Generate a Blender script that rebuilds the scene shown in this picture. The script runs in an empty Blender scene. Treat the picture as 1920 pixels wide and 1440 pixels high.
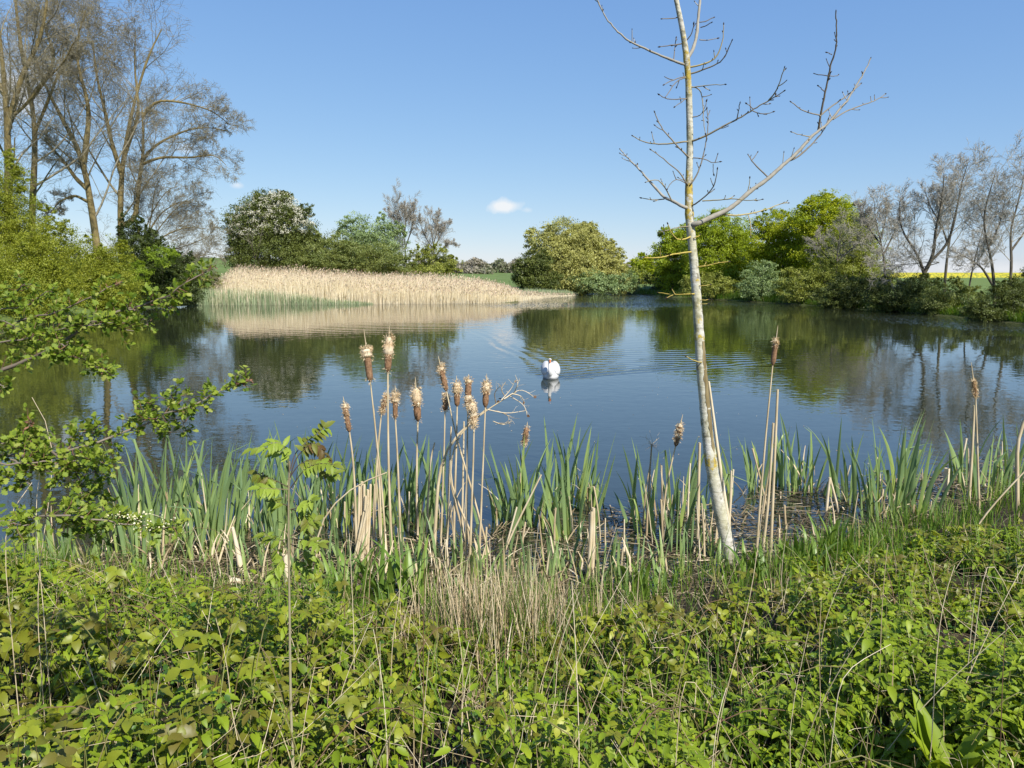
import bpy, math, random
import numpy as np
from mathutils import Vector

# ------------------------------------------------------------------ camera, sky, sun, exposure
scene = bpy.context.scene
COL = scene.collection
F = 1386.0                      # focal length in photo pixels (1920 wide)
PITCH = math.radians(8.6)
EYE = 2.6                       # above the water
cam_d = bpy.data.cameras.new('camera')
cam_d.sensor_width = 36.0
cam_d.lens = F / 1920.0 * 36.0
cam_d.clip_start = 0.05
cam_d.clip_end = 5000
cam = bpy.data.objects.new('camera', cam_d)
cam.location = (0, 0, EYE)
cam.rotation_euler = (math.radians(90) - PITCH, 0, 0)
COL.objects.link(cam)
scene.camera = cam

SUN_DIR = Vector((0.54, -0.84, 0)).normalized() * math.cos(math.radians(44))
SUN_DIR.z = math.sin(math.radians(44))
scene.view_settings.view_transform = 'Standard'
scene.view_settings.look = 'None'
scene.view_settings.exposure = 0.68
scene.view_settings.gamma = 1.0
scene.view_settings.use_curve_mapping = False

def ray(px, py):
    u = (px - 960.0) / F
    v = (720.0 - py) / F
    return np.array([u, math.cos(PITCH) + v * math.sin(PITCH), -math.sin(PITCH) + v * math.cos(PITCH)])
def at(px, py, Y):              # the point at distance Y seen at a photo pixel
    d = ray(px, py)
    return np.array([0, 0, EYE]) + d * (Y / d[1])
def ground(px, py, z=0.0):
    d = ray(px, py)
    return np.array([0, 0, EYE]) + d * ((z - EYE) / d[2])
def pxm(Y):                     # metres per photo pixel at distance Y
    return Y / F

world = bpy.data.worlds.new('World')
scene.world = world
world.use_nodes = True
nt = world.node_tree
nt.nodes.clear()
wo = nt.nodes.new('ShaderNodeOutputWorld')
bg = nt.nodes.new('ShaderNodeBackground')
sky = nt.nodes.new('ShaderNodeTexSky')
sky.sky_type = 'NISHITA'
sky.sun_disc = False
sky.sun_elevation = math.radians(44)
sky.sun_rotation = math.atan2(SUN_DIR.x, SUN_DIR.y)
sky.altitude = 0
sky.air_density = 1.0
sky.dust_density = 0.0
sky.ozone_density = 5.0
bg.inputs['Strength'].default_value = 0.085
# the camera's tone response for the sky: a gentler gradient towards the horizon
SKY_POW = ((0.74, 1.19), (0.60, 1.67), (0.35, 3.23))
spc = nt.nodes.new('ShaderNodeSeparateColor'); cmb = nt.nodes.new('ShaderNodeCombineColor')
nt.links.new(sky.outputs['Color'], spc.inputs[0])
for ci_, (pw_, kk_) in enumerate(SKY_POW):
    n1 = nt.nodes.new('ShaderNodeMath'); n1.operation = 'POWER'; n1.inputs[1].default_value = pw_
    n2 = nt.nodes.new('ShaderNodeMath'); n2.operation = 'MULTIPLY'; n2.inputs[1].default_value = kk_
    nt.links.new(spc.outputs[ci_], n1.inputs[0]); nt.links.new(n1.outputs[0], n2.inputs[0]); nt.links.new(n2.outputs[0], cmb.inputs[ci_])
# a few small fair-weather clouds, placed by direction in the sky
tc = nt.nodes.new('ShaderNodeTexCoord')
nz = nt.nodes.new('ShaderNodeTexNoise')
nz.inputs['Scale'].default_value = 42.0
nz.inputs['Detail'].default_value = 5.0
nt.links.new(tc.outputs['Generated'], nz.inputs['Vector'])
prev = cmb.outputs[0]
for cpx, cpy, wpx, hpx, op in ((936, 386, 36, 14, 0.95), (990, 394, 12, 5, 0.35), (446, 347, 14, 7, 0.6), (354, 281, 24, 12, 0.45),
                               (25, 160, 60, 50, 0.9), (1590, 500, 90, 16, 0.5), (1840, 505, 90, 14, 0.5)):
    d = ray(cpx, cpy); d = d / np.linalg.norm(d)
    sub = nt.nodes.new('ShaderNodeVectorMath'); sub.operation = 'SUBTRACT'
    nt.links.new(tc.outputs['Generated'], sub.inputs[0]); sub.inputs[1].default_value = tuple(d)
    mul = nt.nodes.new('ShaderNodeVectorMath'); mul.operation = 'MULTIPLY'
    nt.links.new(sub.outputs[0], mul.inputs[0])
    mul.inputs[1].default_value = (F / wpx, F / wpx, F / hpx)
    ln = nt.nodes.new('ShaderNodeVectorMath'); ln.operation = 'LENGTH'
    nt.links.new(mul.outputs[0], ln.inputs[0])
    m1 = nt.nodes.new('ShaderNodeMath'); m1.operation = 'MULTIPLY_ADD'      # noise*2 - len
    nt.links.new(nz.outputs['Fac'], m1.inputs[0]); m1.inputs[1].default_value = 2.2
    m0 = nt.nodes.new('ShaderNodeMath'); m0.operation = 'MULTIPLY'
    nt.links.new(ln.outputs['Value'], m0.inputs[0]); m0.inputs[1].default_value = -1.0
    nt.links.new(m0.outputs[0], m1.inputs[2])
    mr = nt.nodes.new('ShaderNodeMapRange')
    nt.links.new(m1.outputs[0], mr.inputs['Value'])
    mr.inputs['From Min'].default_value = 0.05; mr.inputs['From Max'].default_value = 0.9
    mr.inputs['To Min'].default_value = 0.0; mr.inputs['To Max'].default_value = op
    mx = nt.nodes.new('ShaderNodeMix'); mx.data_type = 'RGBA'
    nt.links.new(mr.outputs['Result'], mx.inputs['Factor'])
    nt.links.new(prev, mx.inputs['A'])
    mx.inputs['B'].default_value = (6.6, 6.8, 7.0, 1)
    prev = mx.outputs['Result']
nt.links.new(prev, bg.inputs['Color'])
nt.links.new(bg.outputs[0], wo.inputs['Surface'])

sun_d = bpy.data.lights.new('sun', 'SUN')
sun_d.energy = 5.0
sun_d.angle = math.radians(0.5)
sun_d.color = (1.0, 0.95, 0.86)
sun = bpy.data.objects.new('sun', sun_d)
sun.rotation_euler = SUN_DIR.to_track_quat('Z', 'Y').to_euler()
sun.location = (20, -20, 40)
COL.objects.link(sun)

# ------------------------------------------------------------------ mesh helpers
class MB:
    """Collects vertices, quads and triangles plus one tint value per vertex; build() links ONE mesh object."""
    def __init__(self):
        self.v = []; self.q = []; self.t = []; self.a = []; self.qm = []; self.tm = []; self.n = 0
    def add(self, V, Q=None, T=None, a=0.5, mat=0):
        V = np.asarray(V, float).reshape(-1, 3)
        self.v.append(V)
        self.a.append(np.full(len(V), a) if np.isscalar(a) else np.asarray(a, float).reshape(-1))
        if Q is not None and len(Q):
            self.q.append(np.asarray(Q, np.int64).reshape(-1, 4) + self.n); self.qm.append(np.full(len(self.q[-1]), mat))
        if T is not None and len(T):
            self.t.append(np.asarray(T, np.int64).reshape(-1, 3) + self.n); self.tm.append(np.full(len(self.t[-1]), mat))
        self.n += len(V)
        return self
    def mesh(self, name, mats, origin=(0, 0, 0), smooth=True):
        V = np.concatenate(self.v) - np.asarray(origin, float)
        A = np.concatenate(self.a)
        Q = np.concatenate(self.q) if self.q else np.zeros((0, 4), np.int64)
        T = np.concatenate(self.t) if self.t else np.zeros((0, 3), np.int64)
        me = bpy.data.meshes.new(name)
        me.vertices.add(len(V)); me.vertices.foreach_set('co', V.astype(np.float32).ravel())
        me.loops.add(Q.size + T.size)
        me.loops.foreach_set('vertex_index', np.concatenate([Q.ravel(), T.ravel()]).astype(np.int32))
        nf = len(Q) + len(T)
        me.polygons.add(nf)
        starts = np.concatenate([np.arange(len(Q)) * 4, Q.size + np.arange(len(T)) * 3]).astype(np.int32)
        me.polygons.foreach_set('loop_start', starts)
        for m in (mats if isinstance(mats, (list, tuple)) else [mats]):
            me.materials.append(m)
        mi = np.concatenate([np.concatenate(self.qm) if self.qm else np.zeros(0), np.concatenate(self.tm) if self.tm else np.zeros(0)])
        me.polygons.foreach_set('material_index', mi.astype(np.int32))
        me.polygons.foreach_set('use_smooth', np.full(nf, smooth))
        at_ = me.attributes.new('tint', 'FLOAT', 'POINT')
        at_.data.foreach_set('value', A.astype(np.float32))
        me.update(calc_edges=True)
        return me
    def build(self, name, mats, parent=None, smooth=True, origin=None):
        if not self.v: return None
        if origin is None:
            origin = tuple(parent.matrix_world.translation) if parent is not None else (0, 0, 0)
            if parent is not None: origin = world_loc(parent)
        me = self.mesh(name, mats, origin, smooth)
        o = bpy.data.objects.new(name, me)
        COL.objects.link(o)
        if parent is not None:
            o.parent = parent
        else:
            o.location = origin
        return o

def world_loc(o):
    p = Vector(o.location)
    while o.parent is not None:
        o = o.parent; p = p + Vector(o.location)
    return tuple(p)

def tag(o, label=None, cat=None, group=None, kind=None):
    if label: o['label'] = label
    if cat: o['category'] = cat
    if group: o['group'] = group
    if kind: o['kind'] = kind
    return o

def empty(name, loc, label=None, cat=None, group=None):
    o = bpy.data.objects.new(name, None)
    o.location = tuple(float(x) for x in loc)
    o.empty_display_size = 0.2
    COL.objects.link(o)
    return tag(o, label, cat, group)

def norm(v):
    return v / np.maximum(np.linalg.norm(v, axis=-1, keepdims=True), 1e-9)

def tubes(mb, P, R, sides=5, a=0.5, mat=0):
    """P (M,n,3) polylines, R (M,n) radii -> tapered tubes."""
    P = np.asarray(P, float); R = np.asarray(R, float)
    if P.ndim == 2: P = P[None]; R = R[None]
    M, n, _ = P.shape
    Tn = np.empty_like(P)
    Tn[:, 1:-1] = P[:, 2:] - P[:, :-2]; Tn[:, 0] = P[:, 1] - P[:, 0]; Tn[:, -1] = P[:, -1] - P[:, -2]
    Tn = norm(Tn)
    md = norm(P[:, -1] - P[:, 0])
    ref = np.where(np.abs(md[:, 2:3]) < 0.8, np.array([[0, 0, 1.0]]), np.array([[1.0, 0, 0]]))[:, None, :]
    U = norm(np.cross(Tn, np.broadcast_to(ref, Tn.shape)))
    W = np.cross(Tn, U)
    ang = np.arange(sides) * 2 * math.pi / sides
    V = P[:, :, None, :] + R[:, :, None, None] * (U[:, :, None, :] * np.cos(ang)[None, None, :, None] + W[:, :, None, :] * np.sin(ang)[None, None, :, None])
    idx = np.arange(M * n * sides).reshape(M, n, sides)
    A_, B_ = idx[:, :-1], idx[:, 1:]
    Q = np.stack([A_, np.roll(A_, -1, 2), np.roll(B_, -1, 2), B_], -1).reshape(-1, 4)
    if not np.isscalar(a):
        a = np.asarray(a, float)
        if a.ndim == 1: a = np.repeat(a[:, None], n, 1)
        a = np.repeat(a.reshape(M, n, 1), sides, 2).ravel()
    mb.add(V, Q, a=a, mat=mat)
    # caps at the tips
    return mb

def resample(pts, n):
    pts = np.asarray(pts, float)
    d = np.concatenate([[0], np.cumsum(np.linalg.norm(np.diff(pts, axis=0), axis=1))])
    t = np.linspace(0, d[-1], n)
    # smooth (Catmull-like) resampling through linear interpolation then relaxation
    out = np.stack([np.interp(t, d, pts[:, k]) for k in range(pts.shape[1])], 1)
    for _ in range(2):
        out[1:-1] = out[1:-1] * 0.5 + (out[:-2] + out[2:]) * 0.25
    return out

def place(mb, tmpl, pos, X, N, scale, a=0.5, mat=0, wscale=None):
    """Copies of a leaf template (verts along +x, width y, up z) set with direction X and normal N."""
    TV, TQ = tmpl
    pos = np.asarray(pos, float); M = len(pos)
    X = norm(np.asarray(X, float)); N = np.asarray(N, float)
    Yv = norm(np.cross(N, X)); Z = np.cross(X, Yv)
    s = np.broadcast_to(np.asarray(scale, float), (M,))[:, None, None]
    ws = s if wscale is None else np.broadcast_to(np.asarray(wscale, float), (M,))[:, None, None]
    V = pos[:, None, :] + s * TV[None, :, 0:1] * X[:, None] + ws * TV[None, :, 1:2] * Yv[:, None] + s * TV[None, :, 2:3] * Z[:, None]
    k = len(TV)
    Q = (TQ[None] + (np.arange(M) * k)[:, None, None])
    aa = np.repeat(np.broadcast_to(np.asarray(a, float), (M,)), k)
    if TQ.shape[1] == 4: mb.add(V, Q.reshape(-1, 4), a=aa, mat=mat)
    else: mb.add(V, None, Q.reshape(-1, 3), a=aa, mat=mat)

def leaf_template(outline, fold=0.18, curl=0.15, teeth=0.0):
    """outline: list of (x, halfwidth); two strips of quads either side of the midrib."""
    xs = np.array([o[0] for o in outline]); ws = np.array([o[1] for o in outline])
    V = []
    for i, (x, w) in enumerate(zip(xs, ws)):
        zc = -curl * x * x
        tw = w * (1 + (teeth if i % 2 else -teeth) * (0 < i < len(xs) - 1))
        V += [(x, tw, zc + fold * tw), (x, 0, zc), (x, -tw, zc + fold * tw)]
    Q = []
    for i in range(len(xs) - 1):
        b = 3 * i
        Q += [(b, b + 1, b + 4, b + 3), (b + 1, b + 2, b + 5, b + 4)]
    return np.array(V, float), np.array(Q, np.int64)
KITE = (np.array([(0, 0, 0), (0.45, 0.3, 0.08), (1, 0, -0.08), (0.45, -0.3, 0.08)], float), np.array([(0, 1, 2, 3)]))
OVATE = leaf_template([(0, .02), (.12, .2), (.3, .33), (.5, .36), (.7, .27), (.87, .14), (1, .0)], .25, .25, .06)
def pleat(tm, amp):
    V, Q = tm; V = V.copy(); V[:, 2] += amp * np.where((np.arange(len(V)) // 3) % 2, 1, -1) * (np.abs(V[:, 1]) > .02); return V, Q
SERRATE = leaf_template([(0, .03), (.1, .2), (.2, .3), (.3, .31), (.42, .35), (.54, .30), (.66, .28), (.78, .18), (.9, .1), (1, .0)], .22, .3, .12)
SERRATE = pleat(SERRATE, .022)
ROUND = leaf_template([(0, .04), (.2, .3), (.45, .42), (.7, .35), (.9, .18), (1, .02)], .2, .1)
LANCE = leaf_template([(0, .03), (.2, .13), (.45, .16), (.7, .12), (1, .0)], .25, .25)
# lobed hawthorn leaf: three pairs of lobes
LOBED = leaf_template([(0, .03), (.18, .10), (.34, .36), (.44, .15), (.62, .34), (.72, .16), (.86, .2), (1, .02)], .15, .12)

def randdir(rng, M):
    return norm(rng.normal(size=(M, 3)))

def wav(x, y, s=1.0, seed=0):
    r = np.random.default_rng(seed)
    out = 0
    for _ in range(6):
        a = r.uniform(0, 6.28); k = s * r.uniform(.6, 1.8); ph = r.uniform(0, 6.28)
        out = out + np.sin(k * (x * math.cos(a) + y * math.sin(a)) + ph)
    return out / 6.0

# ------------------------------------------------------------------ materials
def new_mat(name):
    m = bpy.data.materials.new(name); m.use_nodes = True
    t = m.node_tree; t.nodes.clear()
    out = t.nodes.new('ShaderNodeOutputMaterial')
    p = t.nodes.new('ShaderNodeBsdfPrincipled')
    t.links.new(p.outputs[0], out.inputs['Surface'])
    return m, t, p, out

def ramp(t, cols, src):
    r = t.nodes.new('ShaderNodeValToRGB')
    e = r.color_ramp.elements
    n = len(cols)
    while len(e) < n: e.new(0.5)
    for i, c in enumerate(cols):
        pos, col = c if isinstance(c[1], (tuple, list)) else (i / max(n - 1, 1), c)
        e[i].position = pos; e[i].color = (*col, 1)
    t.links.new(src, r.inputs['Fac'])
    return r

def leaf_mat(name, cols, rough=0.5, trans=0.3, spec=0.35, noise=0.0, nscale=30.0):
    m, t, p, out = new_mat(name)
    at_ = t.nodes.new('ShaderNodeAttribute'); at_.attribute_name = 'tint'
    src = at_.outputs['Fac']
    if noise:
        tcn = t.nodes.new('ShaderNodeTexCoord')
        n = t.nodes.new('ShaderNodeTexNoise'); n.inputs['Scale'].default_value = nscale; n.inputs['Detail'].default_value = 3
        t.links.new(tcn.outputs['Object'], n.inputs['Vector'])
        ma = t.nodes.new('ShaderNodeMath'); ma.operation = 'MULTIPLY_ADD'
        t.links.new(n.outputs['Fac'], ma.inputs[0]); ma.inputs[1].default_value = noise
        mb_ = t.nodes.new('ShaderNodeMath'); mb_.operation = 'SUBTRACT'
        t.links.new(src, mb_.inputs[0]); mb_.inputs[1].default_value = noise * 0.5
        t.links.new(mb_.outputs[0], ma.inputs[2])
        src = ma.outputs[0]
    r = ramp(t, cols, src)
    t.links.new(r.outputs['Color'], p.inputs['Base Color'])
    p.inputs['Roughness'].default_value = rough
    p.inputs['Specular IOR Level'].default_value = spec
    if trans:
        tr = t.nodes.new('ShaderNodeBsdfTranslucent')
        hs = t.nodes.new('ShaderNodeMix'); hs.data_type = 'RGBA'; hs.blend_type = 'MULTIPLY'
        hs.inputs['Factor'].default_value = 1.0
        t.links.new(r.outputs['Color'], hs.inputs['A']); hs.inputs['B'].default_value = (1.25, 1.2, 0.5, 1)
        t.links.new(hs.outputs['Result'], tr.inputs['Color'])
        mx = t.nodes.new('ShaderNodeMixShader'); mx.inputs[0].default_value = trans
        t.links.new(p.outputs[0], mx.inputs[1]); t.links.new(tr.outputs[0], mx.inputs[2])
        t.links.new(mx.outputs[0], out.inputs['Surface'])
    return m

def noise_mat(name, cols, scale=8.0, rough=0.85, bump=0.3, stretch=(1, 1, 1), detail=6, dist=0.02, spec=0.3):
    m, t, p, out = new_mat(name)
    tcn = t.nodes.new('ShaderNodeTexCoord')
    mp = t.nodes.new('ShaderNodeMapping'); mp.inputs['Scale'].default_value = stretch
    t.links.new(tcn.outputs['Object'], mp.inputs['Vector'])
    n = t.nodes.new('ShaderNodeTexNoise'); n.inputs['Scale'].default_value = scale; n.inputs['Detail'].default_value = detail
    n.inputs['Roughness'].default_value = 0.65
    t.links.new(mp.outputs[0], n.inputs['Vector'])
    r = ramp(t, cols, n.outputs['Fac'])
    t.links.new(r.outputs['Color'], p.inputs['Base Color'])
    p.inputs['Roughness'].default_value = rough
    p.inputs['Specular IOR Level'].default_value = spec
    if bump:
        b = t.nodes.new('ShaderNodeBump'); b.inputs['Strength'].default_value = bump; b.inputs['Distance'].default_value = dist
        t.links.new(n.outputs['Fac'], b.inputs['Height']); t.links.new(b.outputs[0], p.inputs['Normal'])
    return m
# ------------------------------------------------------------------ the lake and the ground
NEAR_PX = [(-500, 1010), (-150, 1040), (0, 1065), (300, 1098), (600, 1135), (900, 1150), (1150, 1140), (1280, 1110), (1400, 1075),
           (1600, 1010), (1750, 960), (1920, 900), (2050, 850), (2200, 790)]
near = [ground(x, y)[:2] for x, y in NEAR_PX]
far_px = [(2150, 640), (1920, 607), (1800, 594), (1640, 581), (1500, 571), (1400, 565), (1300, 559), (1240, 555.5), (1190, 552), (1120, 549.5), (1082, 553), (1060, 555),
          (985, 560), (975, 566.5), (900, 568), (700, 569), (560, 570), (450, 571), (360, 572.5), (300, 577), (180, 592), (60, 610), (-80, 636), (-300, 700)]
far = [ground(x, y)[:2] for x, y in far_px]
LAKE = np.array(near + far)

def lake_sd(x, y):
    """signed distance to the lake's edge: negative over the water"""
    x = np.asarray(x, float); y = np.asarray(y, float)
    d2 = np.full(x.shape, 1e18); inside = np.zeros(x.shape, bool)
    n = len(LAKE)
    for i in range(n):
        ax, ay = LAKE[i]; bx, by = LAKE[(i + 1) % n]
        ex, ey = bx - ax, by - ay
        t = np.clip(((x - ax) * ex + (y - ay) * ey) / (ex * ex + ey * ey), 0, 1)
        d2 = np.minimum(d2, (x - ax - t * ex) ** 2 + (y - ay - t * ey) ** 2)
        c = ((ay > y) != (by > y)) & (x < (bx - ax) * (y - ay) / (by - ay + 1e-12) + ax)
        inside ^= c
    d = np.sqrt(d2)
    return np.where(inside, -d, d)

def terrain_z(x, y):
    x = np.asarray(x, float); y = np.asarray(y, float)
    d = lake_sd(x, y)
    z_in = np.maximum(d * 0.10, -1.3)
    nearb = 1.02 * (1 - np.exp(-np.maximum(d, 0) * 0.27)) + 0.03 * wav(x, y, 2.5, 3) * np.clip(d, 0, 1)
    farb = np.minimum(d * 0.30, 0.9) + np.clip(d - 3, 0, 200) * 0.016
    w = np.clip((y - 9) / 6, 0, 1)
    # flatter ground under the reed bed on the left
    reed = np.clip((-x * 0 + y - 45) / 10, 0, 1) * np.clip((6 - x) / 10, 0, 1)
    farb_l = np.minimum(d * 0.05, 0.5) + np.clip(d - 14, 0, 400) * 0.009
    fb = farb * (1 - reed) + farb_l * reed
    z_out = nearb * (1 - w) + fb * w
    z_out = np.minimum(z_out, 1.72 + 0.06 * wav(x, y, 0.02, 9)) * (1 - np.clip((np.hypot(x, y) - 300) / 500, 0, 1) * 0.2)
    hill = 5.5 * np.exp(-(((x + 105) / 60) ** 2 + ((y - 235) / 75) ** 2)) + 5.0 * np.exp(-(((x + 10) / 110) ** 2 + ((y - 470) / 110) ** 2)) \
        + 9.0 * np.exp(-(((x + 330) / 150) ** 2 + ((y - 420) / 130) ** 2))
    z_out = z_out + hill * np.clip((d - 20) / 40, 0, 1)
    return np.where(d < 0, z_in, z_out)

def tz(x, y):
    return float(terrain_z(np.array([x]), np.array([y]))[0])

def axis(segs):
    out = []
    for a, b, s in segs:
        out.append(np.arange(a, b, s))
    out.append([segs[-1][1]])
    return np.unique(np.concatenate(out))

def grid_sheet(name, xs, ys, zf, mat, origin=(0, 0, 0), afn=None):
    X, Y = np.meshgrid(xs, ys)
    Z = zf(X, Y)
    V = np.stack([X, Y, Z], -1).reshape(-1, 3)
    nx, ny = len(xs), len(ys)
    idx = np.arange(nx * ny).reshape(ny, nx)
    Q = np.stack([idx[:-1, :-1], idx[:-1, 1:], idx[1:, 1:], idx[1:, :-1]], -1).reshape(-1, 4)
    mb = MB(); mb.add(V, Q, a=0.5 if afn is None else afn(X, Y).ravel())
    return mb.build(name, mat)

# ground: grass and soil, darker litter and mud close to the water
def ground_mat():
    m, t, p, out = new_mat('ground')
    g = t.nodes.new('ShaderNodeNewGeometry')
    n = t.nodes.new('ShaderNodeTexNoise'); n.inputs['Scale'].default_value = 0.35; n.inputs['Detail'].default_value = 8
    t.links.new(g.outputs['Position'], n.inputs['Vector'])
    grass = ramp(t, [(0.3, (.09, .13, .035)), (0.55, (.115, .165, .045)), (0.75, (.15, .19, .065))], n.outputs['Fac'])
    n2 = t.nodes.new('ShaderNodeTexNoise'); n2.inputs['Scale'].default_value = 22; n2.inputs['Detail'].default_value = 8
    t.links.new(g.outputs['Position'], n2.inputs['Vector'])
    mud = ramp(t, [(0.3, (.012, .009, .006)), (0.5, (.035, .026, .016)), (0.7, (.10, .075, .042))], n2.outputs['Fac'])
    at_ = t.nodes.new('ShaderNodeAttribute'); at_.attribute_name = 'tint'
    mx = t.nodes.new('ShaderNodeMix'); mx.data_type = 'RGBA'
    t.links.new(at_.outputs['Fac'], mx.inputs['Factor']); t.links.new(grass.outputs[0], mx.inputs['A']); t.links.new(mud.outputs[0], mx.inputs['B'])
    t.links.new(mx.outputs['Result'], p.inputs['Base Color'])
    p.inputs['Roughness'].default_value = 0.9
    p.inputs['Specular IOR Level'].default_value = 0.15
    b = t.nodes.new('ShaderNodeBump'); b.inputs['Strength'].default_value = 0.5; b.inputs['Distance'].default_value = 0.03
    t.links.new(n2.outputs['Fac'], b.inputs['Height']); t.links.new(b.outputs[0], p.inputs['Normal'])
    return m
xs = axis([(-1500, -300, 60), (-300, -60, 8), (-60, -12, 1.5), (-12, 12, 0.16), (12, 60, 1.5), (60, 300, 8), (300, 1500, 60)])
ys = axis([(-300, -20, 20), (-20, 0, 1), (0, 11, 0.16), (11, 110, 1.2), (110, 500, 8), (500, 2600, 70)])
def mudmask(X, Y):
    d = lake_sd(X, Y)
    return np.where(Y < 14, 1.0, np.clip(.7 - d / .6, 0, 1))
tag(grid_sheet('ground', xs, ys, terrain_z, ground_mat(), afn=mudmask), kind='structure')

# yellow rape field beyond the right bank
def rape_mat():
    return noise_mat('rape', [(0.38, (.16, .19, .03)), (0.52, (.40, .35, .03)), (0.75, (.52, .45, .04))], 2.5, .9, .8, dist=.2)
def rape_z(X, Y):
    z = terrain_z(X, Y) + 0.75 + 0.05 * np.sin(X * 3.1) * np.sin(Y * 2.7)
    edge = (X <= X.min()) | (X >= X.max()) | (Y <= Y.min()) | (Y >= Y.max())
    return np.where(edge, z - 0.8, z)
tag(grid_sheet('rape_field', np.arange(60, 210, 1.5), np.arange(118, 200, 1.5), rape_z, rape_mat()), kind='structure')

# water: dark body, mirror-like skin; swan's wake is real displacement, fine ripples are bump
SWAN = ground(1034, 712)
def water_z(X, Y):
    sx, sy = SWAN[0], SWAN[1]
    dx, dy = X - sx, Y - sy
    r = np.hypot(dx, dy) + 1e-6
    h = np.zeros_like(X)
    for ang, lam, amp, ext in ((28, .42, .013, 6.5), (101, .46, .011, 12.0)):
        a = math.radians(ang)
        s = dx * math.cos(a) + dy * math.sin(a)
        q = dx * -math.sin(a) + dy * math.cos(a)
        q = q if ang < 60 else -q                       # positive: inside the V
        q = q + 0.10 * np.sin(s * 0.9 + ang) * np.clip(s / 4, 0, 1)
        env = np.where(q > 0, np.exp(-q / 1.1), np.exp(-(q / 0.13) ** 2)) * np.clip(s / 0.3, 0, 1) * np.exp(-np.maximum(s, 0) / ext)
        h += amp * env * np.cos(2 * math.pi * q / lam * (1 + .05 * np.sin(s * 1.7)))
    # transverse waves within the V
    a = math.radians(64)
    s = dx * math.cos(a) + dy * math.sin(a); q = -dx * math.sin(a) + dy * math.cos(a)
    inside = np.clip(1 - np.abs(q) / (0.75 * np.maximum(s, .05) + .2), 0, 1) * np.clip(s, 0, 1)
    h += 0.0024 * inside * np.exp(-np.maximum(s, 0) / 12) * np.sin(2 * math.pi * (s + 0.03 * q * q) / 0.62 + np.sin(q * 1.3))
    # the older, wider swell rings that reach the reflection of the reeds
    r2 = np.hypot(X + 3.0, (Y - 21))
    band = np.exp(-((Y - 36 + 0.10 * X) / 5.5) ** 2) * np.clip((2 - X) / 5, 0, 1)
    h += 0.0021 * band * np.sin(2 * math.pi * r2 / 1.0 + 0.8 * np.sin(X * .31))
    band = np.exp(-((Y - 22 - 0.1 * X) / 2.2) ** 2) * np.exp(-((X - 5.2) / 2.6) ** 2)
    h += 0.0034 * band * np.sin(2 * math.pi * (Y + .10 * X + .35 * np.sin(X * .5)) / 0.55 + 1.0 * np.sin(X * 1.1))
    return h * np.clip(r / 0.4, 0, 1)
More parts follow.
